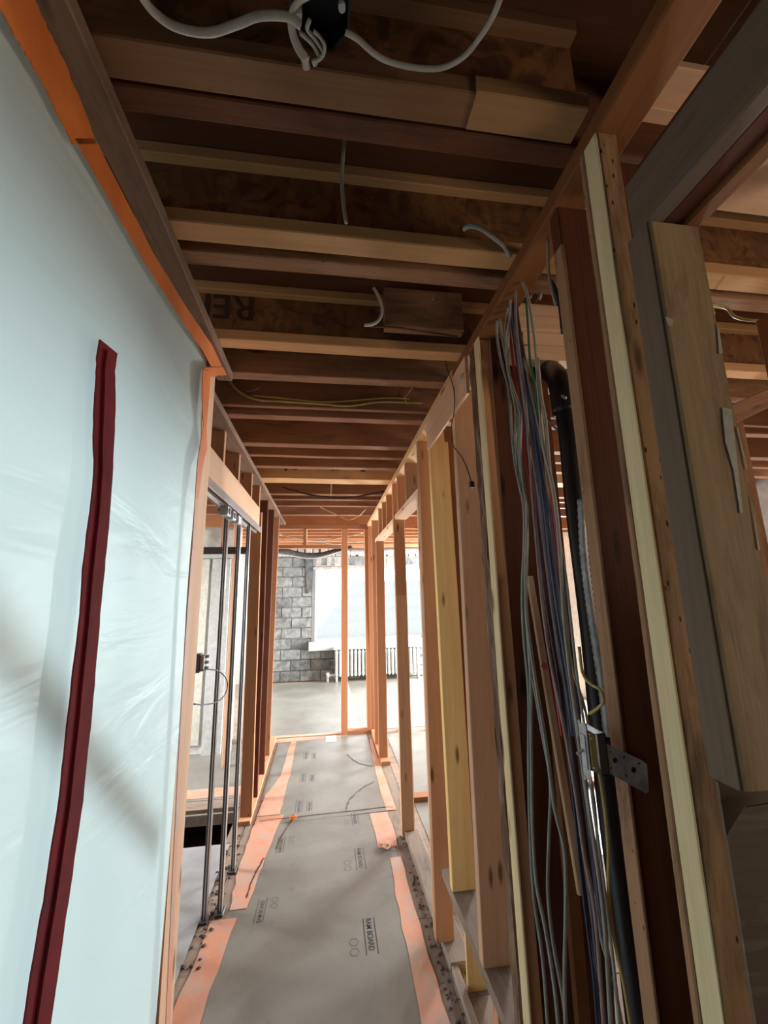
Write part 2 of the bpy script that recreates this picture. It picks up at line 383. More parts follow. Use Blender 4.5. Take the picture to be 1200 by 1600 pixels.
# ---- ceiling
ceil = tag(empty('ceiling'), 'open ceiling of timber joists under a brown plywood subfloor', kind='structure')
ys = [-2, -.2, 1.02, 2.24, 3.46, 4.68, 5.9, 7.1, 8.6]
for i in range(len(ys)-1):
    for (xa, xb) in ((-4, -1.6), (-1.6, .84), (.84, 4)):
        near_lit = False
        box('subfloor_panel', (xa+.002, ys[i]+.002, ZS), (xb-.002, ys[i+1]-.002, ZS+.02), 'lit' if near_lit else 'subfloor', ceil, warp=0)
def ijoist(y, x0, x1, z=ZJ, m='flange', stencil=None):
    w = box('i_joist', (x0, y+.026, z+.04), (x1, y+.036, ZS-.035), 'osb', ceil, warp=0)
    bpy.context.view_layer.update()
    inv = w.matrix_basis.inverted()
    for nm, a, b in (('bottom_flange', (x0, y, z), (x1, y+.062, z+.04)), ('top_flange', (x0, y, ZS-.037), (x1, y+.062, ZS-.001))):
        f = box(nm, a, b, m, None, ch=.003); f.matrix_basis = inv @ f.matrix_basis; f.parent = w
    if stencil:
        for s, x, yy, sz in stencil:
            t = text('stencil', s, sz, frame((x, y+.0255, yy), (-1, 0, 0), (0, 0, -1)), 'inkbrown', w)
    return w
def joist(y, d=.045, z=ZJ, m='old', x0=-3.9, x1=3.9, name='joist', h=None, **k):
    return box(name, (x0, y, z), (x1, y+d, z+(h or (ZS-z-.001))), m, ceil, ch=.003, **k)
ijoist(.560, -3.9, .50, m='nearfl')
joist(.628, .045, m='old', x1=.9)
ijoist(.905, -3.9, 3.9)
joist(.992, .052, m='oldtan')
ijoist(1.385, -3.9, 3.9, stencil=[('REP', -.28, 2.80, .145)])
joist(1.615, .060, m='oldtan')
joist(1.95, .030, z=2.615, m='jst')
joist(2.03, .060, m='jst')
joist(2.44, .070, m='jst')
joist(2.66, .045, m='jst')
joist(2.90, .065, m='jst')
joist(3.17, .150, z=2.585, m='pine', h=.10)
joist(3.75, .065, m='jst'); joist(3.97, .06, m='jst'); joist(4.27, .055, m='jst'); joist(4.77, .09, m='jst')
for y in (5.7, 6.05, 6.4, 6.8, 7.2, 7.6, 8.0, 8.35): joist(y, .045, z=2.58, m='endfir')
for y in (-1.6, -1.2, -.8, -.4, 0, .3): joist(y, .045, m='old')
lum('joist_splice', (.27, .555, ZJ-.004), (.498, .555, ZJ-.004), (0, .066, 0), (0, 0, .04), 'nearfl2', ceil)
box('blocking', (.20, 1.30, 2.64), (.50, 1.345, 2.80), 'oldtan', ceil)
# grey boards and torn black felt behind the middle joists
box('ceiling_patch_board', (-.05, 3.02, 2.70), (.50, 3.045, 2.83), 'ledge', ceil)
rag_strip('black_felt', [(-.55+i*.105, 3.155, 2.665+.012*math.sin(i*2.1)) for i in range(11)], [(-.55+i*.105, 3.15, 2.80) for i in range(11)], (0, 1, 0), .003, 'black', ceil, jit=.014, sub=4)

# ---- right stud wall
wr = tag(empty('wall_right'), 'open stud wall along the right of the corridor', kind='structure')
def stud(px0, px1, w=.089, d=.038, m='fir', z0=None, z1=None, X=XR, name='stud', Xb=None, **k):
    """corner edge seen through two points; X is its plane (Xb: at the lower point)"""
    a, b = P(*px0, 'X', Xb or X), P(*px1, 'X', X)
    lo, hi = (a, b) if a.z < b.z else (b, a)
    f = lambda z: lo.lerp(hi, (z-lo.z)/(hi.z-lo.z))
    q0 = f(z0 if z0 is not None else lo.z); q1 = f(z1 if z1 is not None else hi.z)
    q0.x = X if abs(q0.x-X) > .05 else q0.x
    return lum(name, q0, q1, (w, 0, 0), (0, d, 0), m, wr, **k)
# plates
lum('top_plate', (XR-.012, -1.9, ZP), (XR-.005, 1.50, ZP), (.080, 0, 0), (0, 0, .044), 'orangewood', wr, ch=.004)
lum('top_plate', (XR-.01, 1.50, ZP), (XR-.01, YE, ZP-.01), (.10, 0, 0), (0, 0, .044), 'pine', wr, ch=.004, label='light new top plate')
lum('bottom_plate', (XR+.035, 2.12, 0), (XR+.02, 3.16, 0), (.10, 0, 0), (0, 0, .038), 'floorply', wr, ch=.003)
lum('bottom_plate', (XR+.01, 4.35, 0), (XR+.01, YE, 0), (.09, 0, 0), (0, 0, .038), 'endfir', wr, ch=.003)
# far studs
stud((578.5, 1150), (576, 900), z0=.038, z1=ZP, m='endfir', d=.045)
stud((586, 1165), (582, 900), z0=.038, z1=ZP, m='endfir')
ZH1 = 2.235
h1a, h1b = P(592, 1184, 'X', XR).y, P(612, 1290, 'X', XR).y
stud((592.5, 1184), (588.4, 900), z0=0, z1=ZH1, m='endfir', name='trimmer_stud')
lum('door_header', (XR, 3.22, ZH1), (XR, 4.52, ZH1), (.089, 0, 0), (0, 0, .038), 'lit', wr)  # pale wood puts floor light on the underside into colour
lum('bottom_plate', (XR+.15, 3.6, 0), (2.6, 3.6, 0), (0, .09, 0), (0, 0, .038), 'endfir', wr)
for y in (3.55, 3.85, 4.15): lum('cripple_stud', (XR, y, ZH1+.038), (XR, y, ZP), (.089, 0, 0), (0, .038, 0), 'fir', wr)
# middle opening between the two nearer posts
lum('king_stud', (XR+.005, 3.16, 0), (XR-.005, 3.16, ZP), (.089, 0, 0), (0, .038, 0), 'fir', wr)
stud((628, 1297), (615.5, 820), z0=.0, z1=2.245, m='firpale', name='trimmer_stud')
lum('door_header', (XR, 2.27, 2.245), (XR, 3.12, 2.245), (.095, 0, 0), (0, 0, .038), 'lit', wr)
for y in (2.62, 2.95): lum('cripple_stud', (XR, y, 2.283), (XR, y, ZP), (.089, 0, 0), (0, .038, 0), 'fir', wr)
lum('trimmer_stud', (XR+.006, 2.275, .038), (XR, 2.275, 2.245), (.089, 0, 0), (0, .038, 0), 'firpale', wr)
stud((681, 1450), (653.5, 700), z0=.038, z1=ZP, m='fir', name='king_stud', d=.05)
# yellow stud standing on the raised sill, and the stud behind it
stud((706, 1371), (671, 690), w=.108, z0=.385, z1=ZP, m='yellow', X=.548, name='stud', label='yellow pine stud with a knot, cut square above the floor')
stud((726, 1371), (694, 690), w=.06, z0=.385, z1=ZP, m='orangewood', X=.632, name='stud')
# raised sill at the side opening with its plywood riser
lum('raised_sill', (.545, 1.02, .345), (.545, 2.16, .345), (.15, 0, 0), (0, 0, .038), 'floorply', wr, ch=.004)
lum('riser_panel', (.60, 2.02, .0), (.60, 2.02, .345), (.10, 0, 0), (0, .012, 0), 'yellow', wr)
lum('riser_post', (.575, 1.60, 0), (.575, 1.60, .345), (.06, 0, 0), (0, .05, 0), 'fir', wr)
lum('floor_sleeper', (.555, .95, 0), (.562, 2.42, 0), (.03, 0, 0), (0, 0, .03), 'floorply', wr)
lum('floor_sleeper', (.66, 1.0, 0), (.66, 1.8, 0), (.03, 0, 0), (0, 0, .05), 'old', wr)
# broad brown stud with the split
s6 = stud((755, 1507), (709, 622), w=.105, d=.040, z0=.383, z1=ZP, m='firpale', X=.545, label='broad pale brown stud with a long vertical split')
a, b = P(726, 740, 'Y', 1.325), P(735, 900, 'Y', 1.325)
rag_strip('split', [P(716.5, 690, 'Y', s6.location.y-.0006), P(723, 760, 'Y', s6.location.y-.0006), P(728, 830, 'Y', s6.location.y-.0006)],
          [P(717, 690, 'Y', s6.location.y-.0006), P(727, 760, 'Y', s6.location.y-.0006), P(728.5, 830, 'Y', s6.location.y-.0006)], (0, -1, 0), .0008, 'ragged', wr, jit=.0003)
# light plywood gusset high on the wall
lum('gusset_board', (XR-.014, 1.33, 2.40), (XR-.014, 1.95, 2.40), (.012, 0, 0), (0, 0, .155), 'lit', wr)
# pale, brown and tan group
stud((808, 1500), (741, 560), w=.05, d=.05, z0=0, z1=ZP, m='ragged', X=.530, rag=.004, seg=40, label='old stud with ragged dark edge')
stud((827, 1600), (752, 600), w=.006, d=.042, z0=0, z1=ZP, m='pale', X=.515, label='pale face of the new spruce stud')
stud((827, 1600), (752, 600), w=.040, d=.040, z0=0, z1=ZP, m='fir', X=.522)  # brown puts the shading on the pale stud's near side into colour
stud((821, 1280), (774, 660), w=.135, d=.036, z0=0, z1=ZP, m='tan', X=.560, name='stud')
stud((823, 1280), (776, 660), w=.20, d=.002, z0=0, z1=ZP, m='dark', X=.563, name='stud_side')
# big stud C: tan nailed edge and dark broad side
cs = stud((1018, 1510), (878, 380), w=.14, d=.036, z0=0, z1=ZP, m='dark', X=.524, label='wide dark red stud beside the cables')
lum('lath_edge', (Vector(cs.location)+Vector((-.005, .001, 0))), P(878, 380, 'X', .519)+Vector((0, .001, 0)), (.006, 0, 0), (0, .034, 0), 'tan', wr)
# corner studs B
bb = P(1095+32, 1600, 'X', .525); bt = P(905+30, 250, 'X', .525)
def on_line(px0, px1, X, z):
    a, b = P(*px0, 'X', X), P(*px1, 'X', X); return a.lerp(b, (z-a.z)/(b.z-a.z))
q0, q1 = on_line((1130, 1600), (943, 300), .512, 0), on_line((1130, 1600), (943, 300), .512, ZP)
lum('stud', q0, q1, (.0035, 0, 0), (0, .036, 0), 'pale', wr, label='pale new strip nailed to the corner stud')
lum('stud', q0+Vector((.004, -.001, 0)), q1+Vector((.004, -.001, 0)), (.043, 0, 0), (0, .06, 0), 'mottled', wr, ch=.003, label='mottled old corner stud full of nail holes')
lum('stud', q0+Vector((-.001, .038, 0)), q1+Vector((-.001, .038, 0)), (.016, 0, 0), (0, .012, 0), 'tan', wr)
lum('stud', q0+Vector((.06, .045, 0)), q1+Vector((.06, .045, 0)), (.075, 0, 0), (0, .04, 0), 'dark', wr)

# ---- near opening on the right: grey beam and painted post
ZB = 2.262
def depthpt(x, y, d):
    r = RM @ Vector((x-600, -(y-800), -F)); return Vector((0, 0, EYE)) + r*(d/F)
beam = tag(empty('wall_side_opening'), 'old painted post and built up beam framing the near opening on the right', kind='structure')
pt = P(1020, 340, 'Z', ZB); pl = P(975, 303, 'Z', ZB+.05)
lum('beam_board', (pt.x-.002, -1.9, ZB), (pt.x-.002, pt.y+.04, ZB), (.028, 0, 0), (0, 0, BH), 'grey', beam, ch=.003, label='grey weathered side board of the beam')
lum('beam_board', (pt.x+.028, -1.9, ZB+.006), (pt.x+.028, pt.y+.04, ZB+.006), (.034, 0, 0), (0, 0, .15), 'dark', beam)
lum('beam_board', (pt.x+.064, -1.9, ZB-.001), (pt.x+.064, pt.y+.04, ZB-.001), (.028, 0, 0), (0, 0, .15), 'orangewood', beam)
py = P(1015, 345, 'Z', ZB).y
pA = P(1015, 345, 'Y', py); pB = P(1165, 1238, 'Y', py)
post = lum('painted_post', pB, pA, (.092, 0, 0), (0, .046, 0), 'painted', beam, ch=.004, warp=.0005, label='worn beige painted face of the hanging post')
lum('post_side_board', pB+Vector((-.004, .003, 0)), pA+Vector((-.004, .003, 0)), (.004, 0, 0), (0, .042, 0), 'grey', beam, ch=.001)
for poly in ([(1128, 637), (1143, 640), (1148, 690), (1160, 800), (1156, 802), (1146, 735), (1133, 690)],
             [(1120, 505), (1124, 520), (1129, 552), (1123, 553)], [(1150, 665), (1153, 670), (1168, 735), (1165, 732)], [(1173, 775), (1177, 800), (1187, 860), (1184, 858)], [(1040, 495), (1052, 500), (1050, 511), (1044, 508)]):
    slab('paint_chip', [P(x, y, 'Y', py-.0004) for x, y in poly], (0, -1, 0), .0006, 'paintwhite', beam)
low = [(1137, 1312), (1167, 1262), (1300, 1240), (1340, 1800), (1215, 1800), (1182, 1600)]
slab('lower_panel', [P(x, y, 'Y', py-.005) for x, y in low], (0, 1, 0), .003, 'panelgrey', beam)
slab('brown_brace', [P(x, y, 'Y', py+.03) for x, y in [(1122, 1222), (1240, 1225), (1240, 1290), (1180, 1320), (1137, 1318)]], (0, 1, 0), .004, 'grey', beam)
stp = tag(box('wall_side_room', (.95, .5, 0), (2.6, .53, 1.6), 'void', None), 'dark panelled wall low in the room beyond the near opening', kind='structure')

# ---- left wall beyond the plastic
wl = tag(empty('wall_left'), 'open stud wall with a pocket door opening on the left', kind='structure')
lum('top_plate', (-.395, .50, ZP+.005), (-.405, 1.62, ZP+.005), (-.06, 0, 0), (0, 0, .038), 'ledge', wl, rag=.001)
lum('top_plate', (-.515, 1.56, ZP), (-.555, YE, ZP), (-.10, 0, 0), (0, 0, .038), 'ledge', wl)
lum('pocket_header', (XL+.005, 1.58, 2.19), (XL, 3.34, 2.19), (-.09, 0, 0), (0, 0, .185), 'firpale', wl)
for y in (2.15, 2.52, 2.95, 3.30): lum('cripple_stud', (XL, y, 2.375), (XL, y, ZP), (-.089, 0, 0), (0, .038, 0), 'fir', wl)
jb = lum('end_jamb', (-.436, 1.365, 0), (-.436, 1.365, ZP), (-.12, 0, 0), (0, .135, 0), 'firpale', wl, ch=.010, label='rounded pinkish jamb beside the plastic sheet')
lum('stud', (-.565, 3.56, 0), (XL-.01, 3.50, 2.375), (-.089, 0, 0), (0, .04, 0), 'fir', wl)
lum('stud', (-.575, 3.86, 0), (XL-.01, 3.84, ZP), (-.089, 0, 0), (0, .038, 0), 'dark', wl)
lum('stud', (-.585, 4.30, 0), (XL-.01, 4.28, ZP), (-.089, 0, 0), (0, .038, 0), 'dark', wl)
lum('stud', (-.60, 4.75, 0), (XL-.01, 4.72, ZP), (-.089, 0, 0), (0, .038, 0), 'endfir', wl)
lum('bottom_plate', (-.565, 3.50, 0), (-.60, YE, 0), (-.089, 0, 0), (0, 0, .03), 'fir', wl)
# left room framing
lum('stud', (-.80, 2.42, 0), (-.80, 2.42, 2.6), (-.035, 0, 0), (0, .05, 0), 'fir', wl)
lum('stud', (-.62, 1.66, .0), (-.62, 1.66, ZP), (-.06, 0, 0), (0, .038, 0), 'dark', wl)
lum('stud', (-.92, 2.75, 0), (-.92, 2.75, 2.6), (-.04, 0, 0), (0, .04, 0), 'firpale', wl)

# ---- end frame of the corridor
we = tag(empty('wall_end'), 'light stud frame with a doorway at the end of the corridor', kind='structure')
lum('top_plate', (-.85, YE, 2.515), (.55, YE, 2.515), (0, .089, 0), (0, 0, .06), 'endfir', we)
lum('header_plate', (-.80, YE, 2.262), (.16, YE, 2.262), (0, .089, 0), (0, 0, .038), 'endfir', we)
lum('stud', (-.80, YE, 0), (-.80, YE, 2.515), (-.06, 0, 0), (0, .089, 0), 'endfir', we)
lum('stud', (.165, YE, 0), (.170, YE, 2.515), (.080, 0, 0), (0, .089, 0), 'endfir', we)
lum('stud', (.485, YE, .038), (.475, YE, 2.515), (.045, 0, 0), (0, .089, 0), 'endfir', we)
lum('bottom_plate', (.245, YE, 0), (.60, YE, 0), (0, .089, 0), (0, 0, .038), 'endfir', we)
lum('door_sill', (-.80, YE+.02, 0), (.165, YE+.02, 0), (0, .07, 0), (0, 0, .008), 'tape', we)
for x in (-.79, -.33): lum('cripple_stud', (x, YE, 2.30), (x, YE, 2.515), (.045, 0, 0), (0, .089, 0), 'endfir', we)
# continuation of that partition on both sides
for x in (.95, 1.35, 1.75, 2.15, 2.6, 3.1): lum('stud', (x, YE, 0), (x, YE, 2.515), (.038, 0, 0), (0, .089, 0), 'fir', we)
box('plaster_panel', (-4, YE+.09, 0), (-1.12, YE+.105, 2.55), 'wallwhite', we, warp=0)

# ---- far room
wf = tag(empty('wall_far'), 'grey concrete block wall with a wide window in the far room', kind='structure')
X0, X1, Z0w, Z1w = -.265, 2.03, .74, 2.165
def mort(a, b): box('mortar_backing', a, b, 'mortar', wf, warp=0)
mort((-4, YF+.03, 0), (X0-.06, YF+.2, 2.9)); mort((X1+.05, YF+.03, 0), (4, YF+.2, 2.9))
mort((X0-.06, YF+.03, 0), (X1+.05, YF+.2, Z0w-.10)); mort((X0-.06, YF+.03, Z1w+.05), (X1+.05, YF+.2, 2.9))
proto = None; bw, bh = .375, .19
for r in range(12):
    z = .01+r*(bh+.012)
    x = -1.30 - (.19 if r % 2 else 0)
    while x < 2.9:
        xa, xb = max(x, -1.12), min(x+bw, 2.9)
        inwin = (z+bh > Z0w-.12 and z < Z1w+.05)
        if inwin:
            if xa < X0-.07 < xb: xb = X0-.075
            elif X0-.075 <= xa < X1+.07:
                if xb > X1+.07: xa = X1+.07
                else: x += bw+.012; continue
        if xb-xa > .05:
            dj = random.uniform(-.008, .008)
            box('concrete_block', (xa, YF-.02+dj, z), (xb, YF+.06, z+bh-random.uniform(0, .006)), 'block', wf, ch=.012, warp=.004, seg=3)
        x += bw+.012
# rubble lintel over the window
for i in range(26):
    xa = -1.1+i*.155
    box('rubble_stone', (xa, YF-.02+random.uniform(-.02, .02), 2.43), (xa+.145, YF+.06, 2.60+random.uniform(-.01, .03)), 'rubble', wf, ch=.02, seg=1)
box('window_lintel', (X0-.02, YF-.02, 2.215), (X1+.1, YF+.08, 2.42), 'rubble', wf, warp=.004)
slab('tar_stain', [(-.48, YF-.034, 2.44), (-.30, YF-.034, 2.44), (-.31, YF-.034, 2.20), (-.33, YF-.034, 1.75), (-.42, YF-.034, 1.68), (-.44, YF-.034, 1.85)], (0, 1, 0), .02, 'duct', wf)
win = tag(empty('window_1'), 'wide bright window above the radiator in the far block wall', kind='structure')
box('window_jamb', (X0-.07, YF-.01, Z0w), (X0, YF+.16, Z1w), 'frame_dark', win); box('window_jamb', (X1, YF-.01, Z0w), (X1+.07, YF+.16, Z1w), 'outwhite', win)
box('window_head', (X0-.07, YF-.03, Z1w), (X1+.07, YF+.16, Z1w+.05), 'rubble', win)
box('window_sill', (X0-.11, YF-.10, Z0w-.17), (X1+.1, YF+.16, Z0w), 'outwhite', win, ch=.008)
box('window_frame', (X0, YF+.10, Z0w), (X0+.035, YF+.14, Z1w), 'outwhite', win); box('window_frame', (X1-.035, YF+.10, Z0w), (X1, YF+.14, Z1w), 'outwhite', win)
box('window_frame', (X0, YF+.10, Z0w), (X1, YF+.14, Z0w+.035), 'outwhite', win)
mesh('pane', [(X0+.035, YF+.12, Z0w+.035), (X1-.035, YF+.12, Z0w+.035), (X1-.035, YF+.12, Z1w), (X0+.035, YF+.12, Z1w)], [[0, 1, 2, 3]], 'glass', win)
wfl = tag(box('wall_far_left', (-1.17, 7.3, .06), (-1.10, YF-.03, 2.55), 'wallwhite', None, warp=0), 'white drywall edge at the left of the far room', kind='structure')
bs = tag(box('baseboard_left', (-1.10, 7.3, 0), (-1.075, YF-.03, .12), 'outwhite', None, warp=0), 'white skirting at the left of the far room', kind='structure')

# ============================================================ OBJECTS
# ---- radiator
rad = tag(empty('radiator', (.13, YF-.20, 0)), 'white cast iron column radiator below the far window', 'radiator')
sec = None
def radsec():
    vs, fs = [], []
    def ring(cx, cy, z, rx, ry, n=8):
        i0 = len(vs)
        for k in range(n):
            a = 2*math.pi*k/n; vs.append((cx+rx*math.cos(a), cy+ry*math.sin(a), z))
        return i0
    for cy in (-.045, .045):
        rs = [ring(0, cy, z, rx, ry) for z, rx, ry in ((.10, .014, .02), (.13, .033, .036), (.17, .028, .030), (.50, .028, .030), (.55, .034, .038), (.58, .026, .03), (.60, .01, .012))]
        for a, b_ in zip(rs, rs[1:]):
            for k in range(8): fs.append([a+k, a+(k+1) % 8, b_+(k+1) % 8, b_+k])
        fs.append([rs[-1]+k for k in range(8)]); fs.append([rs[0]+k for k in range(8)][::-1])
    me = bpy.data.meshes.new('radiator_column'); me.from_pydata(vs, [], fs); me.materials.append(M['radiator'])
    for p in me.polygons: p.use_smooth = True
    return me
sec = radsec()
for i in range(23):
    o = bpy.data.objects.new('column', sec); C.objects.link(o); o.parent = rad; o.location = (.035+i*.073, 0, 0)
cyl('bottom_manifold', (.14, YF-.20, .14), (.14+1.64, YF-.20, .14), .02, 'radiator', rad)
box('top_cover', (.11, YF-.29, .605), (1.84, YF-.12, .64), 'radiator', rad)
for x in (.165, 1.77):
    cyl('foot', (x, YF-.24, 0), (x, YF-.24, .12), .022, 'radiator', rad); cyl('foot', (x, YF-.15, 0), (x, YF-.15, .12), .022, 'radiator', rad)
vlv = tube('valve', [(.15, YF-.20, .13), (.06, YF-.20, .13), (.0, YF-.19, .10), (.0, YF-.18, .003)], .024, 'radiator', rad)
vk = cyl('valve_knob', (.0, YF-.19, .09), (.0, YF-.19, .18), .035, 'radiator', rad)
# ---- neighbouring house roof
hs = tag(empty('house', (3, 19, -6)), 'neighbouring house with a pale grey shingled roof outside the window', 'house')
R0, R1 = Vector((-3.5, 15, -2.2)), Vector((5.8, 21.5, 2.9))
def roofrow(i, n=34):
    t0, t1 = i/n, (i+1)/n
    y0, z0 = 14+8*t0, -2.4+4.6*t0; y1, z1 = 14+8*t1, -2.4+4.6*t1
    xa = -2.6+4.0*t0
    return [(xa, y0, z0), (9.5, y0, z0), (9.5, y1, z1+.02), (xa+.1, y1, z1+.02)]
slab('roof_deck', [(-2.6, 14.1, -2.55), (9.5, 14.1, -2.55), (9.5, 22.1, 2.05), (1.4, 22.1, 2.05)], (0, .5, -.86), .1, 'shingle', hs)
for i in range(34): slab('shingle_course', roofrow(i), (0, -.5, .86), .07, 'shingle', hs)
box('house_wall', (-1.6, 14.9, -6), (9.2, 21, -2.62), 'wallwhite', hs, warp=0)
# ---- hanging duct / sheeting at the far ceiling
dct = tag(empty('sagging_duct', (-1, 7.9, 2.4)), 'black sheeting sagging from the ceiling over the block wall', 'sheeting')
tube('duct_tube', [(-1.05, 7.8, 2.50), (-.75, 7.8, 2.46), (-.45, 7.8, 2.395), (-.15, 7.8, 2.40), (.15, 7.8, 2.47), (.45, 7.8, 2.52)], .06, 'duct', dct, n=10, flat=.8)
tube('lit_edge', [(-1.0, 7.72, 2.42), (-.7, 7.72, 2.385), (-.4, 7.72, 2.335), (-.15, 7.72, 2.35), (.2, 7.72, 2.45), (.45, 7.72, 2.50)], .014, 'foil', dct)  # silver tube stands for light caught along the sheeting's lower edge
d2 = tag(tube('foil_duct', [(.35, 7.5, 2.44), (.8, 7.5, 2.43), (1.4, 7.5, 2.45), (2.2, 7.5, 2.43)], .06, 'foil', None, n=10, rib=.08), 'silver foil duct hanging at the top of the far window', 'duct')
# loose cables in far ceiling
for i, (pp, lb) in enumerate([([(-.70, 5.9, 2.53), (-.45, 5.9, 2.47), (-.1, 5.95, 2.44), (.25, 5.95, 2.50), (.5, 5.95, 2.55)], 'cream cable sagging under the far room joists, nearest the doorway'),
        ([(-.2, 6.6, 2.53), (.1, 6.6, 2.46), (.4, 6.6, 2.50), (.9, 6.6, 2.45)], 'cream cable crossing the far room joists above the window')]):
    tag(tube('cable', pp, .008, 'white_cable'), lb, 'cable')

def sub(child, par):
    bpy.context.view_layer.update(); w = child.matrix_world.copy(); child.parent = par; child.matrix_parent_inverse = par.matrix_world.inverted(); child.matrix_basis = w
# ---- floor sheets (printed paper board)
Zf = .003
def sheet(name, pts, label, z=.0005):
    return tag(slab(name, [(x, y, z) for x, y in pts], (0, 0, 1), .0022, 'paper', None), label, 'floor board')
def fp(x, y, z=0): q = P(x, y, 'Z', z); return (q.x, q.y)
sh1 = sheet('floor_protection_sheet', [(-.56, .6), (.47, .6), (.465, 1.9), (.45, 3.50), (-.36, 3.50), (-.47, 2.9), (-.52, 2.7), (-.60, 2.1)], 'long grey paper board on the near corridor floor')
sh2 = sheet('floor_protection_sheet', [(-.36, 3.48), (.47, 3.52), (.47, 5.26), (-.40, 5.26)], 'grey paper board on the far half of the corridor floor', z=.0012)
sh3 = sheet('floor_protection_sheet', [(-.545, 3.86), (-.36, 3.86), (-.40, 5.26), (-.56, 5.26)], 'narrow grey paper board beside the left studs')
sh4 = sheet('floor_protection_sheet', [(-1.05, YE+.10), (.35, YE+.10), (.35, 8.3), (-1.05, 8.3)], 'grey paper board covering the far room floor, left of its seam')
sh5 = sheet('floor_protection_sheet', [(.36, YE+.10), (3.6, YE+.10), (3.6, 8.3), (.36, 8.3)], 'grey paper board covering the far room floor below the radiator')
sh6 = sheet('floor_protection_sheet', [(-2.9, 3.95), (-.70, 3.95), (-.70, 5.25), (-2.9, 5.25)], 'grey paper board on the floor of the left room')
sh7 = sheet('floor_protection_sheet', [(.70, 2.75), (2.8, 2.75), (2.8, 5.25), (.70, 5.25)], 'grey paper board on the floor of the right room')
def zt(name, l, r, label, z=.0035, m='tape', jit=.006, th=.0012, cat='tape', group=None):
    o = rag_strip(name, [(x, y, z) for x, y in l], [(x, y, z) for x, y in r], (0, 0, 1), th, m, None, jit=jit)
    return tag(o, label, cat, group)
zt('floor_tape', [(-.62, .7), (-.62, 2.1), (-.60, 2.60)], [(-.51, .7), (-.50, 2.1), (-.47, 2.60)], 'wide dusty orange tape strip along the near left floor edge')
zt('floor_tape', [(-.52, 2.66), (-.545, 3.0), (-.54, 3.42), (-.53, 3.60)], [(-.43, 2.66), (-.40, 3.0), (-.36, 3.42), (-.33, 3.60)], 'torn orange tape patch by the metal studs')
zt('floor_tape', [(-.54, 3.61), (-.52, 3.95), (-.43, 4.3), (-.42, 5.2)], [(-.36, 3.61), (-.36, 3.95), (-.35, 4.3), (-.355, 5.2)], 'pale orange tape seam on the far left of the corridor floor')
zt('floor_tape', [(.34, .7), (.375, 1.9), (.385, 2.4), (.40, 2.95)], [(.485, .7), (.485, 1.9), (.478, 2.4), (.475, 2.95)], 'faded orange tape strip along the near right floor edge')
zt('floor_tape', [(.34, 3.06), (.33, 3.5)], [(.475, 3.06), (.47, 3.5)], 'short pink tape patch at the sheet seam')
zt('floor_tape', [(.455, 3.52), (.455, 4.2), (.485, 5.1)], [(.545, 3.52), (.525, 4.2), (.515, 5.1)], 'pink tape strip at the foot of the far right studs')
zt('floor_tape', [(-.78, 5.19), (-.3, 5.20), (.16, 5.24)], [(-.78, 5.30), (-.3, 5.31), (.16, 5.30)], 'crumpled orange tape across the doorway threshold')
zt('floor_tape', [(-1.9, 3.99), (-.70, 3.99)], [(-1.9, 4.16), (-.70, 4.16)], 'orange tape strip on the left room floor edge')
zt('white_tape_strip', [(.30, 5.5), (.29, 6.6), (.28, 8.2)], [(.40, 5.5), (.39, 6.6), (.38, 8.2)], 'white tape strip over the seam of the far room boards', m='wallwhite')
zt('tape_scrap', [(-.02, 5.10), (-.02, 5.30)], [(.10, 5.10), (.10, 5.30)], 'white tape scrap on the floor before the end stud', m='wallwhite', z=.005)
def curvetape(name, pts, w, label, m='void', z=.0045):
    l, r = [], []
    for i, p in enumerate(pts):
        a = Vector(pts[max(i-1, 0)]); b = Vector(pts[min(i+1, len(pts)-1)]); t = (b-a).normalized(); nn = Vector((-t.y, t.x))
        l.append(tuple(Vector(p)+nn*w/2)); r.append(tuple(Vector(p)-nn*w/2))
    return zt(name, l, r, label, z=z, m=m, jit=w*.45, cat='tear')
curvetape('torn_seam', [fp(x, y) for x, y in [(405, 1285), (430, 1281), (460, 1278), (510, 1272), (560, 1267), (600, 1262), (614, 1262)]], .006, 'dark torn seam between the two corridor boards', 'dark')
curvetape('torn_seam', [fp(x, y) for x, y in [(455, 1283), (444, 1300), (436, 1315), (432, 1327)]], .006, 'short dark tear beside the orange lump', 'dark')
curvetape('torn_seam', [fp(x, y) for x, y in [(412, 1342), (402, 1360), (392, 1380), (385, 1405)]], .008, 'brown ragged tear at the left edge of the near board', 'dark')
curvetape('pencil_arc', [fp(x, y) for x, y in [(541, 1265), (545, 1252), (558, 1238), (572, 1228), (585, 1222)]], .012, 'grey scuffed curve on the far corridor board, nearer one', 'inkfaint')
curvetape('pencil_arc', [fp(x, y) for x, y in [(543, 1180), (552, 1188), (562, 1194), (582, 1198)]], .014, 'grey scuffed curve on the far corridor board, further one', 'inkfaint')
def lump(name, c, r, m, label, n=2, cat='debris', group=None, flat=.5):
    bm = bmesh.new(); bmesh.ops.create_icosphere(bm, subdivisions=n, radius=r)
    for v in bm.verts: v.co *= random.uniform(.65, 1.25); v.co.z *= flat
    zm = min(v.co.z for v in bm.verts)
    for v in bm.verts: v.co.z -= zm
    me = bpy.data.meshes.new(name); bm.to_mesh(me); bm.free(); o = link(name, me, None, m); o.location = c; return tag(o, label, cat, group)
lump('tape_lump', (*fp(458, 1282), .004), .028, 'orange', 'small crumpled orange tape lump on the board seam')
lump('plaster_lump', (*fp(604, 1325), .004), .048, 'tape', 'reddish crumpled tape lump at the right floor edge', flat=.35)
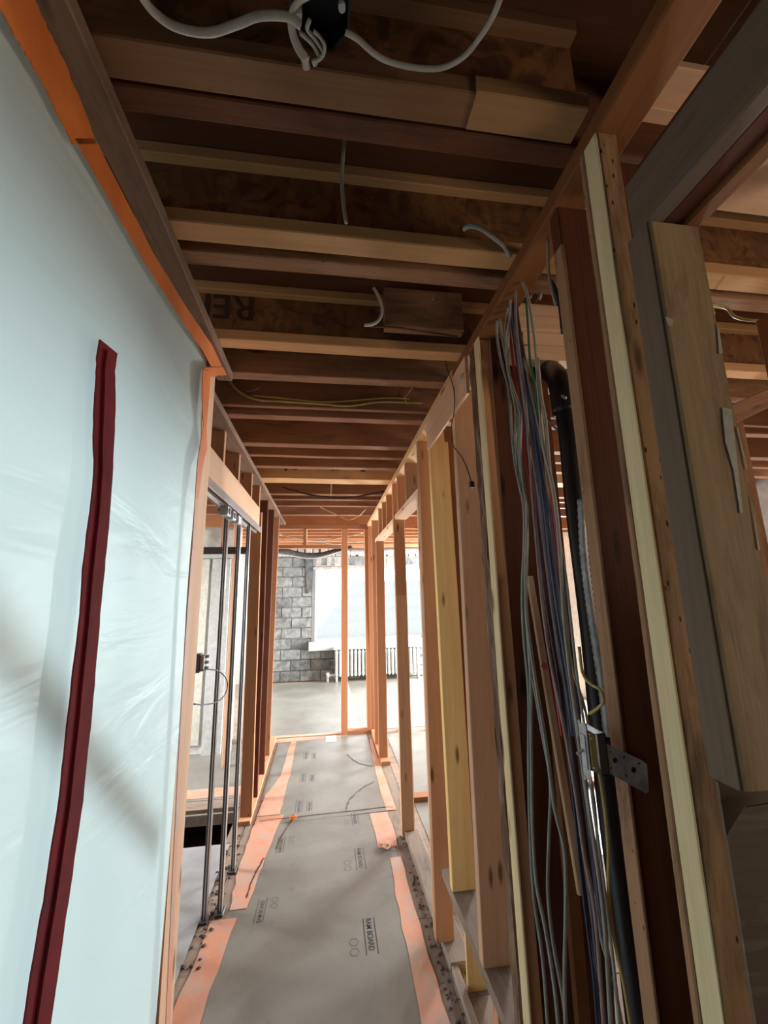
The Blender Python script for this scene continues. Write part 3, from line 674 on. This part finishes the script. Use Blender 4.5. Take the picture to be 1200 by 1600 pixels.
# printed marks: text columns on the boards
def print_block(parent, x, y, size, dirn=-1, m='ink', hexes=True, s='RAM BOARD'):
    xd = (0, dirn, 0); yd = (-dirn*-1*-1, 0, 0) if False else ((1, 0, 0) if dirn < 0 else (-1, 0, 0))
    z = .0032 if parent != sh2 else .0038
    text('print', s, size, frame((x, y, z), xd, yd), m, parent, sx=.86)
    L = size*.62*len(s)*.98
    s1 = 1 if dirn < 0 else -1
    for off in (-size*.35, size*1.05):
        xx = x+s1*off
        box('print_line', (xx-.0022, min(y, y+dirn*L), z), (xx+.0022, max(y, y+dirn*L), z+.0004), m, None, warp=0).name = 'print_line'
        o = C.objects[-1]
        bpy.context.view_layer.update(); o.parent = parent; o.matrix_parent_inverse = parent.matrix_world.inverted()
    if hexes:
        for k in (0, 1):
            cx, cy = x-s1*size*1.75, y+dirn*L*(.62+.26*k)
            vs, fs = [], []; rr = size*.62
            for q in range(6):
                a = q*math.pi/3
                for r_ in (rr, rr*.86): vs.append((cx+r_*math.cos(a), cy+r_*math.sin(a), z+.0003))
            for q in range(6): fs.append([q*2, ((q+1) % 6)*2, ((q+1) % 6)*2+1, q*2+1])
            o = mesh('print_hexagon', vs, fs, 'inkfaint', None); bpy.context.view_layer.update(); o.parent = parent; o.matrix_parent_inverse = parent.matrix_world.inverted()
a0 = P(603, 1432, 'Z', 0)
sz = .040
print_block(sh1, .205, a0.y, sz)
print_block(sh1, .210, a0.y-.55, sz)
print_block(sh1, .20, a0.y+.60, sz, m='inkfaint')
print_block(sh1, .20, a0.y+1.05, sz*.8, m='inkfaint')
cr = P(418, 1398, 'Z', 0)
print_block(sh1, -.34, 2.55, sz*.8, dirn=1, m='inkfaint'); print_block(sh1, -.30, 3.13, sz*.8, dirn=1, m='inkfaint')
for yy in (3.62, 4.14, 4.66): print_block(sh2, -.21, yy, sz*.9, dirn=1, m='inkfaint', hexes=False); print_block(sh2, -.13, yy, sz*.7, dirn=1, m='inkfaint', hexes=False)
for x0_, y0_, y1_ in ((.262-.055, .8, 2.9),):
    pass
# ---- debris along the right floor edge and under the left wall
def crumbs(name, spots, m, label):
    bm = bmesh.new()
    for (x, y, r_) in spots:
        k = bmesh.ops.create_icosphere(bm, subdivisions=1, radius=r_)['verts']
        for v in k:
            v.co *= random.uniform(.65, 1.25); v.co.z = max(v.co.z*.7, -r_*.35)+r_*.35; v.co.x += x; v.co.y += y
    me = bpy.data.meshes.new(name); bm.to_mesh(me); bm.free(); return tag(link(name, me, None, m), label, 'debris', kind='stuff')
U = random.uniform
crumbs('floor_crumbs', [(.515+U(-.015, .03), 1.7+1.5*random.random(), U(.003, .010)) for i in range(90)], 'debris', 'dark plaster crumbs scattered along the right floor edge')
crumbs('floor_crumbs', [(-.62+U(-.05, .05), U(2.3, 3.4), U(.004, .015)) for i in range(60)], 'debris', 'grey plaster crumbs scattered below the metal studs')
crumbs('rubble', [(.66+U(-.02, .08), U(1.05, 1.9), U(.012, .032)) for i in range(22)], 'debris', 'broken rubble in the gap behind the right floor sleeper')
tag(slab('torn_paper', [P(x, y, 'Z', .12) for x, y in [(905, 1560), (925, 1525), (940, 1500), (955, 1560), (950, 1640), (915, 1640)]], (0, 0, 1), .003, 'plaster', None), 'pale torn paper scrap low behind the cables', 'paper')

# ---- metal split studs of the pocket door
def mstud(x, y, z0=.012, z1=2.19, label=None, group=None):
    e = empty('metal_stud', (x, y, z0)); tag(e, label, 'metal stud', group)
    box('stud_core', (x-.022, y, z0), (x, y+.030, z1), 'darksteel', e, ch=.001, warp=0)
    box('steel_face', (x-.001, y-.001, z0), (x+.002, y+.031, z1), 'steelstrip', e, ch=.0005, warp=0)
    box('steel_lip', (x-.012, y-.002, z0), (x-.006, y+.001, z1), 'steelstrip', e, ch=.0005, warp=0)
    box('foot_bracket', (x-.03, y-.02, z0-.012), (x+.012, y+.045, z0), 'darksteel', e, warp=0)
    return e
mstud(-.628, 2.60, label='dark steel pocket door stud nearest the plastic sheet')
mstud(XL+.002, 2.64, label='middle steel pocket door stud with a bright edge')
mstud(XL-.005, 2.98, label='steel pocket door stud furthest from the plastic sheet')
trk = tag(empty('door_track', (-.59, 1.6, 2.17)), 'shiny steel sliding door track under the pale header', 'door track')
box('rail', (-.60, 1.6, 2.165), (-.575, 3.32, 2.188), 'steelstrip', trk, warp=0); box('rail_lip', (-.548, 1.6, 2.17), (-.543, 3.32, 2.215), 'steelstrip', trk, warp=0)
for y in (2.25, 2.38, 2.52): box('roller_hanger', (-.59, y, 2.11), (-.545, y+.07, 2.165), 'galv', trk, ch=.006)
for y in (2.28, 2.41): cyl('roller', (-.60, y, 2.135), (-.540, y, 2.135), .018, 'darksteel', trk)
tag(box('cross_brace', (-1.30, 3.1, 1.98), (-.60, 3.14, 2.03), 'darksteel', None), 'dark horizontal brace bar behind the steel studs', 'brace')
# left room: cream closet, studs, panels
cl = tag(empty('closet_door', (-1.55, 5.0, 0)), 'cream closet door and casing seen through the steel studs', 'closet')
box('casing', (-2.4, 5.02, 0), (-1.05, 5.06, 2.45), 'wallwhite', cl, warp=0); box('door_leaf', (-2.0, 4.985, .10), (-1.38, 5.015, 2.10), 'closet', cl); box('door_stile', (-1.34, 4.96, 0), (-1.14, 5.015, 2.10), 'outwhite', cl)
box('head_casing', (-2.1, 4.96, 2.11), (-1.10, 5.01, 2.22), 'outwhite', cl)
for x in (-1.55, -1.25, -.95): lum('stud', (x, 4.90, 2.24), (x, 4.90, 2.58), (.038, 0, 0), (0, .05, 0), 'fir', wl)
lum('stud', (-1.04, 4.6, 0), (-1.04, 4.6, 2.58), (.045, 0, 0), (0, .04, 0), 'firpale', wl)
tag(slab('plastic_floor_sheet', [(-1.9, 2.2, .004), (-.66, 2.2, .004), (-.66, 3.28, .004), (-1.9, 3.28, .004)], (0, 0, 1), .003, 'plasticgrey'), 'crinkled grey plastic sheet on the floor behind the steel studs', 'plastic sheet')
# red pipe and outlet box by the jamb
tag(tube('red_pipe', [(-.565, 1.72, 0), (-.562, 1.72, 1.0), (-.560, 1.72, 2.2)], .008, 'red_cable'), 'thin red pipe standing behind the pink jamb', 'pipe')
ob = tag(empty('outlet_box', (-.53, 1.60, 1.42)), 'small metal outlet box on the jamb with a dark blue cable', 'outlet box')
bx = P(314, 1037, 'X', -.50)
box('box_body', (bx.x-.05, bx.y, bx.z-.035), (bx.x-.005, bx.y+.04, bx.z+.035), 'darksteel', ob, ch=.003)
box('outlet_face', (bx.x-.005, bx.y+.005, bx.z-.03), (bx.x+.008, bx.y+.035, bx.z+.03), 'outwhite', ob, ch=.003)
for dz in (-.022, 0, .022): cyl('terminal_screw', (bx.x+.008, bx.y+.03, bx.z+dz), (bx.x+.02, bx.y+.036, bx.z+dz), .006, 'galv', ob, n=8)
tag(tube('blue_cable', [P(x, y, 'X', -.49) for x, y in [(316, 1047), (330, 1046), (344, 1050), (354, 1062), (355, 1076), (348, 1090), (335, 1098), (318, 1101), (303, 1100)]], .0028, 'navy_cable'), 'dark blue cable looping out of the small outlet box', 'cable')

# ---- plastic sheet with tape and zipper
XF = -.43
pz = tag(empty('plastic_sheet', (XF, .4, 0)), 'white translucent plastic sheet wall with orange taped edges and a red zipper', 'plastic sheet')
vs, fs = [], []; NY, NZ = 50, 90
def filmx(y, z):
    f = .006*math.sin(7*y+2.2*z+1)*math.sin(1.7*z+.5)+.004*math.sin(19*(y*.5+z*.35))*max(0, .6-abs(z-1.9))+.003*math.sin(31*y+6*z)*max(0, .5-z*.3)
    f += .010*math.exp(-((z-2.3+.5*(y-1.1))**2)/.004)*max(0, y-.75)
    return XF-.008+f
for i in range(NY+1):
    for j in range(NZ+1):
        y = .12+1.255*i/NY; z = .0+2.505*j/NZ
        vs.append((filmx(y, z)-XF, y-.4, z))
for i in range(NY):
    for j in range(NZ):
        a = i*(NZ+1)+j; fs.append([a, a+NZ+1, a+NZ+2, a+1])
mesh('film', vs, fs, 'film', pz, smooth=True)
def film_strip(name, l, r, m, jit=.003, X=XF+.010, sub=5, th=.002):
    return rag_strip(name, [P(x, y, 'X', X) for x, y in l], [P(x, y, 'X', X) for x, y in r], (1, 0, 0), th, m, pz, jit=jit, sub=sub)
film_strip('edge_tape', [(-60, -110), (-8, 0), (22, 56), (45, 94), (80, 160), (112, 225)], [(5, -110), (52, 0), (78, 56), (100, 100), (125, 160), (150, 225)], 'orange')
film_strip('edge_tape', [(116, 216), (225, 409), (280, 495), (316, 548), (330, 574)], [(146, 216), (237, 392), (290, 480), (328, 535), (356, 580)], 'orange', jit=.002)
film_strip('corner_tape', [(318, 575), (335, 573), (356, 574)], [(316, 589), (335, 588), (353, 586)], 'orange', jit=.002, X=XF+.012)
film_strip('side_tape', [(316, 578), (315, 620), (317, 665), (311, 700), (307, 730), (304, 780)], [(329, 580), (326, 620), (322, 665), (323, 700), (316, 730), (309, 780)], 'orange', jit=.0015, X=XF+.014)
film_strip('side_tape', [(304, 780), (300, 850), (292, 950), (285, 1060), (277, 1200), (268, 1380), (258, 1600), (249, 1750)], [(309, 780), (304, 850), (297, 950), (290, 1060), (282, 1200), (274, 1380), (265, 1600), (257, 1750)], 'tape', jit=.0008, X=XF+.014)
zl = [(154, 530), (150, 560), (149, 590), (146, 630), (144, 680), (146, 720), (142, 780), (134, 840), (128, 890), (125, 940), (119, 1000), (112, 1050), (106, 1110), (98, 1180), (91, 1250), (80, 1320), (70, 1390), (59, 1450), (47, 1520), (35, 1600), (10, 1760)]
zr = [(181, 552), (177, 580), (178, 600), (178, 640), (176, 690), (174, 730), (170, 790), (166, 840), (161, 890), (156, 940), (151, 1000), (147, 1050), (142, 1110), (134, 1180), (127, 1250), (117, 1320), (107, 1390), (98, 1450), (88, 1520), (76, 1600), (55, 1760)]
film_strip('zipper', zl, zr, 'red', jit=.0012, X=XF+.014, sub=3, th=.003)
film_strip('zipper_spine', [((a[0]+b[0])/2-3, (a[1]+b[1])/2+8) for a, b in zip(zl, zr)], [((a[0]+b[0])/2+3, (a[1]+b[1])/2+8) for a, b in zip(zl, zr)], 'red', jit=.0003, X=XF+.018, sub=2, th=.004)
# unseen boards placed behind the sheet so their shade shows through it
fr = tag(empty('shade_boards'), 'unseen boards that shade the plastic sheet and cut the near light', kind='structure')
box('shade_header', (-1.10, -1.9, 2.03), (-1.0, 2.0, 2.58), 'wallwhite', fr)  # set well back to soften the shade on the upper sheet
box('light_cut_partition', (-.50, -2, 0), (-.44, .11, ZP), 'ledge', fr, warp=0)  # added out of view in place of more sheet, cuts near light
lum('frame_brace', (-.57, .30, 1.86), (-.57, 1.22, 1.04), (-.03, 0, 0), (0, .035, .035), 'pine', fr)

# ---- ceiling junction box and white cables
jx, jy, jz = -.020, .505, 2.635
jbx = tag(empty('junction_box', (jx, jy, jz)), 'black octagonal ceiling box with wires hanging out', 'junction box')
n = 8; vs, fs = [], []
for k in range(n):
    a = 2*math.pi*(k+.5)/n
    for r_, z in ((.052, .05), (.055, 0), (.050, 0), (.047, .045)): vs.append((r_*math.cos(a), r_*math.sin(a), z))
for k in range(n):
    q = (k+1) % n
    for s in range(3): fs.append([k*4+s, q*4+s, q*4+s+1, k*4+s+1])
fs.append([k*4 for k in range(n)]); fs.append([k*4+3 for k in range(n)][::-1])
mesh('box_shell', vs, fs, 'blackbox', jbx)
cyl('cover_screw', (jx+.036, jy-.01, jz-.006), (jx+.036, jy-.01, jz+.02), .006, 'galv', jbx, n=8); cyl('cover_screw', (jx-.036, jy+.01, jz-.006), (jx-.036, jy+.01, jz+.02), .006, 'galv', jbx, n=8)
Zc = 2.60
tube('inner_wire', [P(x, y, 'Z', Zc-.005) for x, y in [(484, 30), (480, 45), (490, 58), (500, 72), (505, 84), (500, 88), (494, 78), (486, 66), (468, 50)]], .0035, 'white_cable', jbx)
tube('inner_wire', [P(x, y, 'Z', Zc-.01) for x, y in [(490, 48), (500, 58), (507, 70), (506, 82), (500, 92), (490, 96)]], .003, 'white_cable', jbx)
tube('wire_nut', [P(478, 84, 'Z', Zc-.005), P(477, 95, 'Z', Zc-.005), P(479, 106, 'Z', Zc-.005)], .007, 'white_cable', jbx)
tube('wire_nut', [P(490, 92, 'Z', Zc-.005), P(493, 101, 'Z', Zc-.005)], .005, 'white_cable', jbx)
def cab(pxs, r, m, label, ax='Z', v=2.58, group=None, cat='cable', name='cable', flat=1., vs_=None, sub=6):
    pts = [P(x, y, ax, (vs_[i] if vs_ else v)) for i, (x, y) in enumerate(pxs)]
    return tag(tube(name, pts, r, m, flat=flat, sub=sub), label, cat, group)
cab([(215, -15), (240, 18), (275, 42), (325, 51), (370, 38), (405, 25), (450, 26), (470, 40)], .0065, 'white_cable', 'white flat cable looping in from the left to the ceiling box', flat=.6)
cab([(484, -8), (464, 5), (455, 28), (458, 55), (468, 78), (477, 90)], .0075, 'white_cable', 'white flat cable bent around the left side of the ceiling box', flat=.5, v=2.585)
cab([(540, 50), (560, 62), (585, 84), (610, 97), (650, 106), (690, 106), (725, 88), (752, 55), (772, 22), (786, -15)], .0062, 'white_cable', 'white cable sagging from the ceiling box to the right', v=2.58, flat=.7)
cab([(537, 160), (538, 215), (536, 245), (534, 280), (537, 320), (541, 348)], .0042, 'white_cable', 'short white cable end hanging from the dark joist', ax='Y', v=.72)
cab([(724, 358), (735, 353), (752, 357), (770, 370), (788, 385), (797, 400)], .0062, 'grey_cable', 'curved white cable end reaching to the right top plate', v=2.59)
cab([(584, 450), (592, 465), (597, 485), (592, 500), (580, 507), (569, 508)], .0052, 'white_cable', 'hooked white cable end hanging between the middle joists', ax='Y', v=1.15)
cab([(570, 509), (620, 512), (660, 518), (715, 526)], .004, 'brown_cable', 'thin brownish wire running right from the hooked cable', ax='Y', v=1.30)
cab([(676, 468), (679, 460)], .004, 'white_cable', 'tiny white cable stub beside the ceiling blocking', ax='Y', v=1.20)
cab([(356, 590), (372, 610), (400, 624), (440, 627), (500, 631), (545, 634), (595, 628), (660, 630)], .006, 'yellow_cable', 'tan cable crossing the corridor ceiling, lower of two', ax='Y', v=1.93)
cab([(395, 618), (450, 623), (500, 628), (550, 626), (600, 622), (640, 623)], .005, 'yellow_cable', 'tan cable crossing the corridor ceiling, upper of two', ax='Y', v=1.935)
cab([(360, 592), (385, 610), (402, 606), (410, 593)], .003, 'brown_cable', 'thin brown wire loop at the left ceiling corner', ax='Y', v=1.85)
cab([(645, 604), (635, 618), (632, 622), (638, 632)], .004, 'yellow_cable', 'tan wire twist hanging at the right ceiling edge', ax='Y', v=1.92)
cab([(440, 762), (490, 774), (540, 778), (590, 770), (600, 768)], .008, 'black', 'thin black cable drooping across the far joists', ax='Y', v=3.55)
cab([(500, 792), (530, 806), (545, 812), (560, 806), (572, 795)], .006, 'yellow_cable', 'cream cable loop hanging near the end frame ceiling', ax='Y', v=4.4)
cab([(518, 750), (517, 775)], .005, 'yellow_cable', 'short cream wire hanging from the thick far joist', ax='Y', v=3.5)
bw_ = tag(empty('hanging_wire', P(720, 515, 'X', XR-.02)), 'thin brown wire hanging down the right studs to a small connector', 'wire')
tube('wire', [P(x, y, 'X', XR-.02) for x, y in [(722, 505), (704, 535), (696, 560), (700, 580), (709, 608), (710, 640), (705, 670), (708, 695), (722, 715), (732, 738), (736, 752)]], .0022, 'brown_cable', bw_)
cc = P(737, 757, 'X', XR-.02); box('connector', cc+Vector((-.008, -.008, -.012)), cc+Vector((.008, .008, .010)), 'black', bw_)
tube('nail', [P(723, 584, 'X', XR-.02), P(720, 590, 'X', XR-.02), P(724, 592, 'X', XR-.02)], .0016, 'galv', bw_)

# ---- the cable bundle in the right wall bay
G = 'cables hanging in the right stud bay'
grey_l = [
 ([(778, 492), (776, 520), (782, 560), (795, 610), (800, 680), (806, 730), (818, 790), (819, 850), (816, 920), (818, 990), (826, 1080), (826, 1180), (828, 1300), (834, 1400), (848, 1500), (857, 1620)], 'grey_cable', 'light grey cable leaving the top plate furthest left'),
 ([(780, 495), (788, 545), (798, 600), (806, 640), (806, 700), (812, 760), (822, 800), (823, 870), (822, 950), (829, 1050), (830, 1160), (832, 1290), (838, 1380), (852, 1450), (866, 1540), (874, 1620)], 'grey_cable', 'light grey cable second from the left of the bundle'),
 ([(794, 468), (790, 520), (791, 560), (800, 610), (811, 660), (812, 720), (821, 780), (824, 850), (820, 910), (822, 1000), (838, 1090), (848, 1150), (860, 1220), (858, 1300), (856, 1390), (864, 1470), (880, 1560), (886, 1620)], 'grey_cable', 'light grey cable crossing to the middle low in the bundle'),
 ([(798, 450), (796, 500), (793, 560), (800, 600), (813, 645), (813, 700), (818, 760), (824, 800), (821, 880), (823, 960), (833, 1040), (846, 1120), (857, 1190), (866, 1260), (882, 1330), (884, 1420), (882, 1520), (884, 1620)], 'white_cable', 'cream cable running down the middle of the bundle'),
 ([(812, 432), (822, 455), (828, 480), (834, 520), (838, 560), (842, 620), (850, 700), (864, 760), (874, 850), (880, 950), (890, 1050), (905, 1150)], 'white_cable', 'thick white cable dropping from a hole in the top plate'),
 ([(840, 560), (846, 620), (853, 660), (860, 740), (870, 800), (878, 900), (887, 1000), (897, 1100), (903, 1150), (915, 1230), (930, 1330), (945, 1450), (955, 1620)], 'white_cable', 'cream cable right of the white cable'),
 ([(806, 440), (806, 500), (812, 560), (822, 640), (828, 720), (836, 820), (845, 920), (858, 1020), (880, 1130), (898, 1230), (912, 1330), (930, 1430), (945, 1620)], 'pink_cable', 'pinkish grey cable in the middle of the bundle'),
]
yb = .57
def bayx(y): return .560
for i, (pp, m, lb) in enumerate(grey_l):
    cab(pp, .0064, m, lb, ax='X', v=.551+.004*(i % 3), group=G, flat=.65, sub=4)
mids = [('blue_cable', 0, 'blue cable in the bundle, left one of the blues'), ('blue_cable', 5, 'blue cable in the bundle, right one of the blues'), ('navy_cable', 9, 'navy cable running between the blue and red ones'),
        ('red_cable', 17, 'bright red cable in the middle of the bundle'), ('red_cable', -15, 'dull red cable left of the blue cables'), ('purple_cable', -9, 'mauve cable left of the blue cables'), ('purple_cable', 13, 'dark mauve cable beside the red cable'), ('pink_cable', -4, 'pinkish thin cable tight against the blue ones')]
base = [(800, 455), (803, 500), (811, 560), (818, 610), (826, 660), (836, 720), (846, 790), (854, 860), (862, 930), (872, 1000), (884, 1080), (893, 1150), (903, 1230), (914, 1320), (925, 1420), (938, 1500), (946, 1620)]
for i, (m, dx, lb) in enumerate(mids):
    pp = [(x+dx*(.25+.75*min(1, max(0, (y-430)/280)))+1.5*math.sin(y*.012+i*1.3), y) for x, y in (base[:10] if m == 'red_cable' and dx > 0 else base[:12] if m in ('red_cable', 'blue_cable') else base)]
    cab(pp, .0036 if 'red' not in m else .0042, m, lb, ax='X', v=.566+.004*(i % 4), group=G, sub=3)
rights = [('yellow_cable', [(816, 520), (820, 560), (836, 600), (846, 650), (852, 720), (857, 780), (863, 850), (872, 920), (884, 990), (896, 1050), (912, 1100), (925, 1160), (940, 1230), (950, 1320), (951, 1400), (962, 1480), (975, 1540), (988, 1620)], 'yellow cable ending low at the bottom right of the bundle'),
          ('green_cable', [(822, 470), (825, 510), (828, 560), (835, 600), (841, 650), (845, 700)], 'thin green wire high in the stud bay'),
          ('grey_cable', [(818, 560), (832, 620), (846, 690), (862, 760), (872, 830), (884, 900), (893, 980), (902, 1060), (915, 1150), (926, 1250), (938, 1340), (952, 1450), (962, 1540), (970, 1620)], 'grey green cable at the right of the bundle'),
          ('purple_cable', [(868, 1010), (878, 1090), (886, 1150), (895, 1220), (903, 1320), (915, 1400), (925, 1480), (938, 1560), (943, 1620)], 'dark mauve cable low in the bundle, left one'),
          ('purple_cable', [(875, 1010), (886, 1100), (894, 1180), (905, 1260), (915, 1340), (924, 1420), (932, 1500), (950, 1620)], 'dark mauve cable low in the bundle, right one'),
          ('navy_cable', [(872, 1050), (884, 1150), (896, 1250), (906, 1350), (918, 1450), (928, 1530), (935, 1620)], 'navy cable low in the bundle'),
          ('white_cable', [(900, 1150), (912, 1220), (922, 1300), (930, 1380), (938, 1460), (960, 1540), (975, 1620)], 'cream cable below the switch box'),
          ('grey_cable', [(916, 1180), (928, 1250), (935, 1330), (945, 1420), (950, 1500), (958, 1620)], 'grey cable below the switch box'),
          ('yellow_cable', [(905, 1010), (910, 1050), (922, 1068), (938, 1078), (943, 1095), (936, 1105), (922, 1115)], 'yellow cable looping out and back above the switch box')]
for i, (m, pp, lb) in enumerate(rights): cab(pp, .0042, m, lb, ax='X', v=.576-.005*(i % 3), group=G, flat=.8, sub=4)
# narrow wooden lath leaning within the bay
ll = tag(lum('lath_strip', P(905, 1400, 'X', .60), P(824, 900, 'X', .60), (.02, 0, 0), (0, .012, 0), 'firpale', None), 'narrow light lath leaning behind the cables with a pink mark', 'lath')
k0 = P(853, 1040, 'X', .594)
mk = slab('pink_mark', [k0+Vector((-.006+.012*math.cos(a)*(.6+.4*(i % 2)), -.003, .014*math.sin(a)*(.5+.5*(i % 2)))) for i, a in enumerate([j*math.pi/5 for j in range(10)])], (0, -1, 0), .0006, 'pinkmark', None)
bpy.context.view_layer.update(); mk.parent = ll; mk.matrix_parent_inverse = ll.matrix_world.inverted()
tag(lum('lath_strip', P(912, 1700, 'X', .62), P(866, 1150, 'X', .62), (.035, 0, 0), (0, .02, 0), 'orangewood', None), 'wide orange brown lath standing low behind the cables', 'lath')
# dark pipes and corrugated conduit
bp = tag(empty('drain_pipe', (.78, 1.0, 0)), 'black plastic drain pipe with an elbow behind the cables', 'pipe')
tube('pipe', [P(1010, 1690, 'X', .70), P(985, 1500, 'X', .70), P(950, 1250, 'X', .70), P(925, 1000, 'X', .70), P(900, 800, 'X', .70), P(889, 690, 'X', .70), P(882, 640, 'X', .70)], .027, 'black', bp, n=14)
tube('elbow', [P(882, 645, 'X', .70), P(876, 605, 'X', .70), P(866, 585, 'X', .73), P(850, 572, 'X', .80)], .034, 'black', bp, n=14)
tag(tube('corrugated_conduit', [P(x, y, 'X', .62) for x, y in [(908, 780), (912, 860), (920, 930), (930, 1000), (942, 1080), (950, 1150)]], .0085, 'galv', None, n=10, sub=14, rib=.22), 'grey corrugated conduit along the dark stud', 'conduit')
cab([(858, 600), (868, 612), (884, 622)], .004, 'galv', 'bright thin metal rod crossing the black pipe', ax='X', v=.68, cat='rod', name='metal_rod')
cab([(852, 655), (862, 664), (872, 672)], .004, 'white_cable', 'short pale wire behind the bundle', ax='X', v=.72)
cab([(856, 372), (857, 420), (862, 450), (868, 475)], .0035, 'white_cable', 'white wire running beside the nail marked stud top', ax='X', v=.535)
cab([(862, 440), (874, 470), (880, 520)], .006, 'black', 'black cable beside the top of the dark stud', ax='X', v=.60)
cab([(828, 466), (830, 458), (838, 455), (844, 460), (842, 468)], .006, 'white_cable', 'white cable curl on top of the light header', ax='X', v=.66)

# ---- switch box with mounting bracket
sb = tag(empty('switch_box', P(925, 1180, 'X', .53)), 'metal switch box with toggle switch and perforated side bracket', 'switch box')
yb_ = P(979, 1185, 'X', .524).y - .004
def bp_(x, y, Y=None): return P(x, y, 'Y', Y or yb_)
br = slab('mounting_bracket', [bp_(944, 1160), bp_(1003, 1188), bp_(1010, 1194), bp_(1013, 1236), bp_(1008, 1239), bp_(948, 1206)], (0, -1, 0), .0015, 'galv', sb)
for x, y, r_ in ((961, 1188, .0042), (990, 1203, .0045), (975, 1183, .0018), (998, 1193, .0018), (978, 1212, .0018), (954, 1175, .0014), (955, 1200, .0014)):
    c = bp_(x, y, yb_-.0016); cyl('bracket_hole', c, c+Vector((0, -.0004, 0)), r_, 'black', sb, n=12)
c0 = bp_(930, 1145, yb_); c1 = bp_(948, 1210, yb_)
bx0 = Vector((c0.x, yb_-.005, c1.z)); bx1 = Vector((c1.x+.003, yb_+.05, c0.z))
box('box_side', bx0, (bx1.x, bx0.y+.001, bx1.z), 'darksteel', sb, ch=.0003, warp=0)
box('box_back', (bx1.x-.002, bx0.y, bx0.z), bx1, 'galv', sb, ch=.0005, warp=0)
box('box_top', (bx0.x-.004, bx0.y, bx1.z-.0015), bx1, 'galv', sb, ch=.0005, warp=0)
box('box_bottom', bx0, (bx1.x, bx1.y, bx0.z+.0015), 'darksteel', sb, ch=.0005, warp=0)
s0 = bp_(912, 1140, yb_+.012); s1 = bp_(926, 1204, yb_+.012)
box('switch_body', (s0.x, yb_-.002, s1.z+.004), (bx0.x-.001, yb_+.024, s0.z-.004), 'yellow_cable', sb, ch=.001, warp=0)
yk = bp_(905, 1130, yb_+.010)
yoke_x = s0.x-.003
box('switch_yoke', (yoke_x-.0015, yb_-.002, s1.z-.012), (yoke_x, yb_+.020, s0.z+.012), 'galv', sb, ch=.0004, warp=0)
box('switch_plate', (yoke_x-.004, yb_+.002, s1.z+.006), (yoke_x-.0015, yb_+.016, s0.z-.006), 'galv', sb, ch=.0008, warp=0)
zm = (s0.z+s1.z)/2
lum('toggle', (yoke_x-.004, yb_+.006, zm), (yoke_x-.015, yb_+.006, zm-.006), (0, .006, 0), (0, 0, .004), 'outwhite', sb, ch=.0008)
for zz in (s1.z-.012, s0.z+.012):
    for yy in (yb_+.002, yb_+.016):
        cyl('yoke_ear', (yoke_x-.0025, yy, zz), (yoke_x, yy, zz), .0038, 'galv', sb, n=10)
for zz in (s0.z-.010, s1.z+.010): cyl('terminal_screw', (s0.x+.004, yb_-.005, zz), (s0.x+.004, yb_, zz), .0028, 'galv', sb, n=8)

# ---- right room seen between the studs
rr = tag(empty('wall_right_room'), 'lit header and framing in the room right of the stud wall', kind='structure')
h0 = P(815, 473, 'X', .66); h1 = P(820, 560, 'X', .66)
YH = 1.16
z_a, z_b = P(845, 562, 'Y', YH).z, P(835, 470, 'Y', YH).z
n_ = 4; hh = (z_b-z_a)/n_
for k in range(n_):
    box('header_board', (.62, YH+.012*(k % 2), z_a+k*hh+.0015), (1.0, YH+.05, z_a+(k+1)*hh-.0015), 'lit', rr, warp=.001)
for x in (1.30, 1.62, 2.0): lum('stud', (x, 1.45+.3*(x-1.3), 0), (x, 1.45+.3*(x-1.3), 2.58), (.09, 0, 0), (0, .04, 0), 'oldtan', rr)
lum('stud', (1.02, 3.0, 0), (1.02, 3.0, 2.58), (.09, 0, 0), (0, .04, 0), 'oldtan', rr)
lum('stud', (1.34, .93, 0), (1.34, .93, 2.50), (.10, 0, 0), (0, .04, 0), 'orangewood', rr)
lum('diagonal_brace', (1.22, 1.25, 2.15), (1.85, 1.25, 2.42), (0, 0, .07), (0, .035, 0), 'oldtan', rr)
lum('stud', (1.16, .62, 2.16), (1.16, .62, 2.84), (.11, 0, 0), (0, .03, 0), 'oldtan', rr)
box('ceiling_board', (.66, .60, 2.70), (3.0, .80, 2.72), 'lit', rr, warp=.001); box('ceiling_board', (.66, P(1075, 107, 'Z', 2.72).y, 2.72), (3.0, .605, 2.74), 'lit', rr, warp=.001)  # pale boards put the lit patch of ceiling into colour
for i, (pp, m, lb) in enumerate([([(1.18, 1.0, 2.58), (1.28, 1.0, 2.57), (1.36, 1.0, 2.53), (1.8, 1.0, 2.56)], 'yellow_cable', 'yellow wire bent over the lit joist of the right room'), ([(1.22, 1.0, 2.62), (1.23, 1.0, 2.54)], 'yellow_cable', 'short upright yellow wire in the right room ceiling')]):
    tag(tube('cable', pp, .005, m), lb, 'cable')
sub(vk, vlv)
# holes belong to the bracket, the toggle to the switch plate, the connector to its wire
for o in [c for c in sb.children if c.name.startswith('bracket_hole')]: sub(o, br)
plate = [c for c in sb.children if c.name.startswith('switch_plate')][0]
for o in [c for c in sb.children if c.name.startswith('toggle')]: sub(o, plate)
wire = [c for c in bw_.children if c.name.startswith('wire')][0]
for o in [c for c in bw_.children if c.name.startswith('connector')]: sub(o, wire)
shell_ = [c for c in jbx.children if c.name.startswith('box_shell')][0]
for o in [c for c in jbx.children if c.name.startswith('cover_screw')]: sub(o, shell_)
bb_ = [c for c in ob.children if c.name.startswith('outlet_face')][0]
for o in [c for c in ob.children if c.name.startswith('terminal_screw')]: sub(o, bb_)
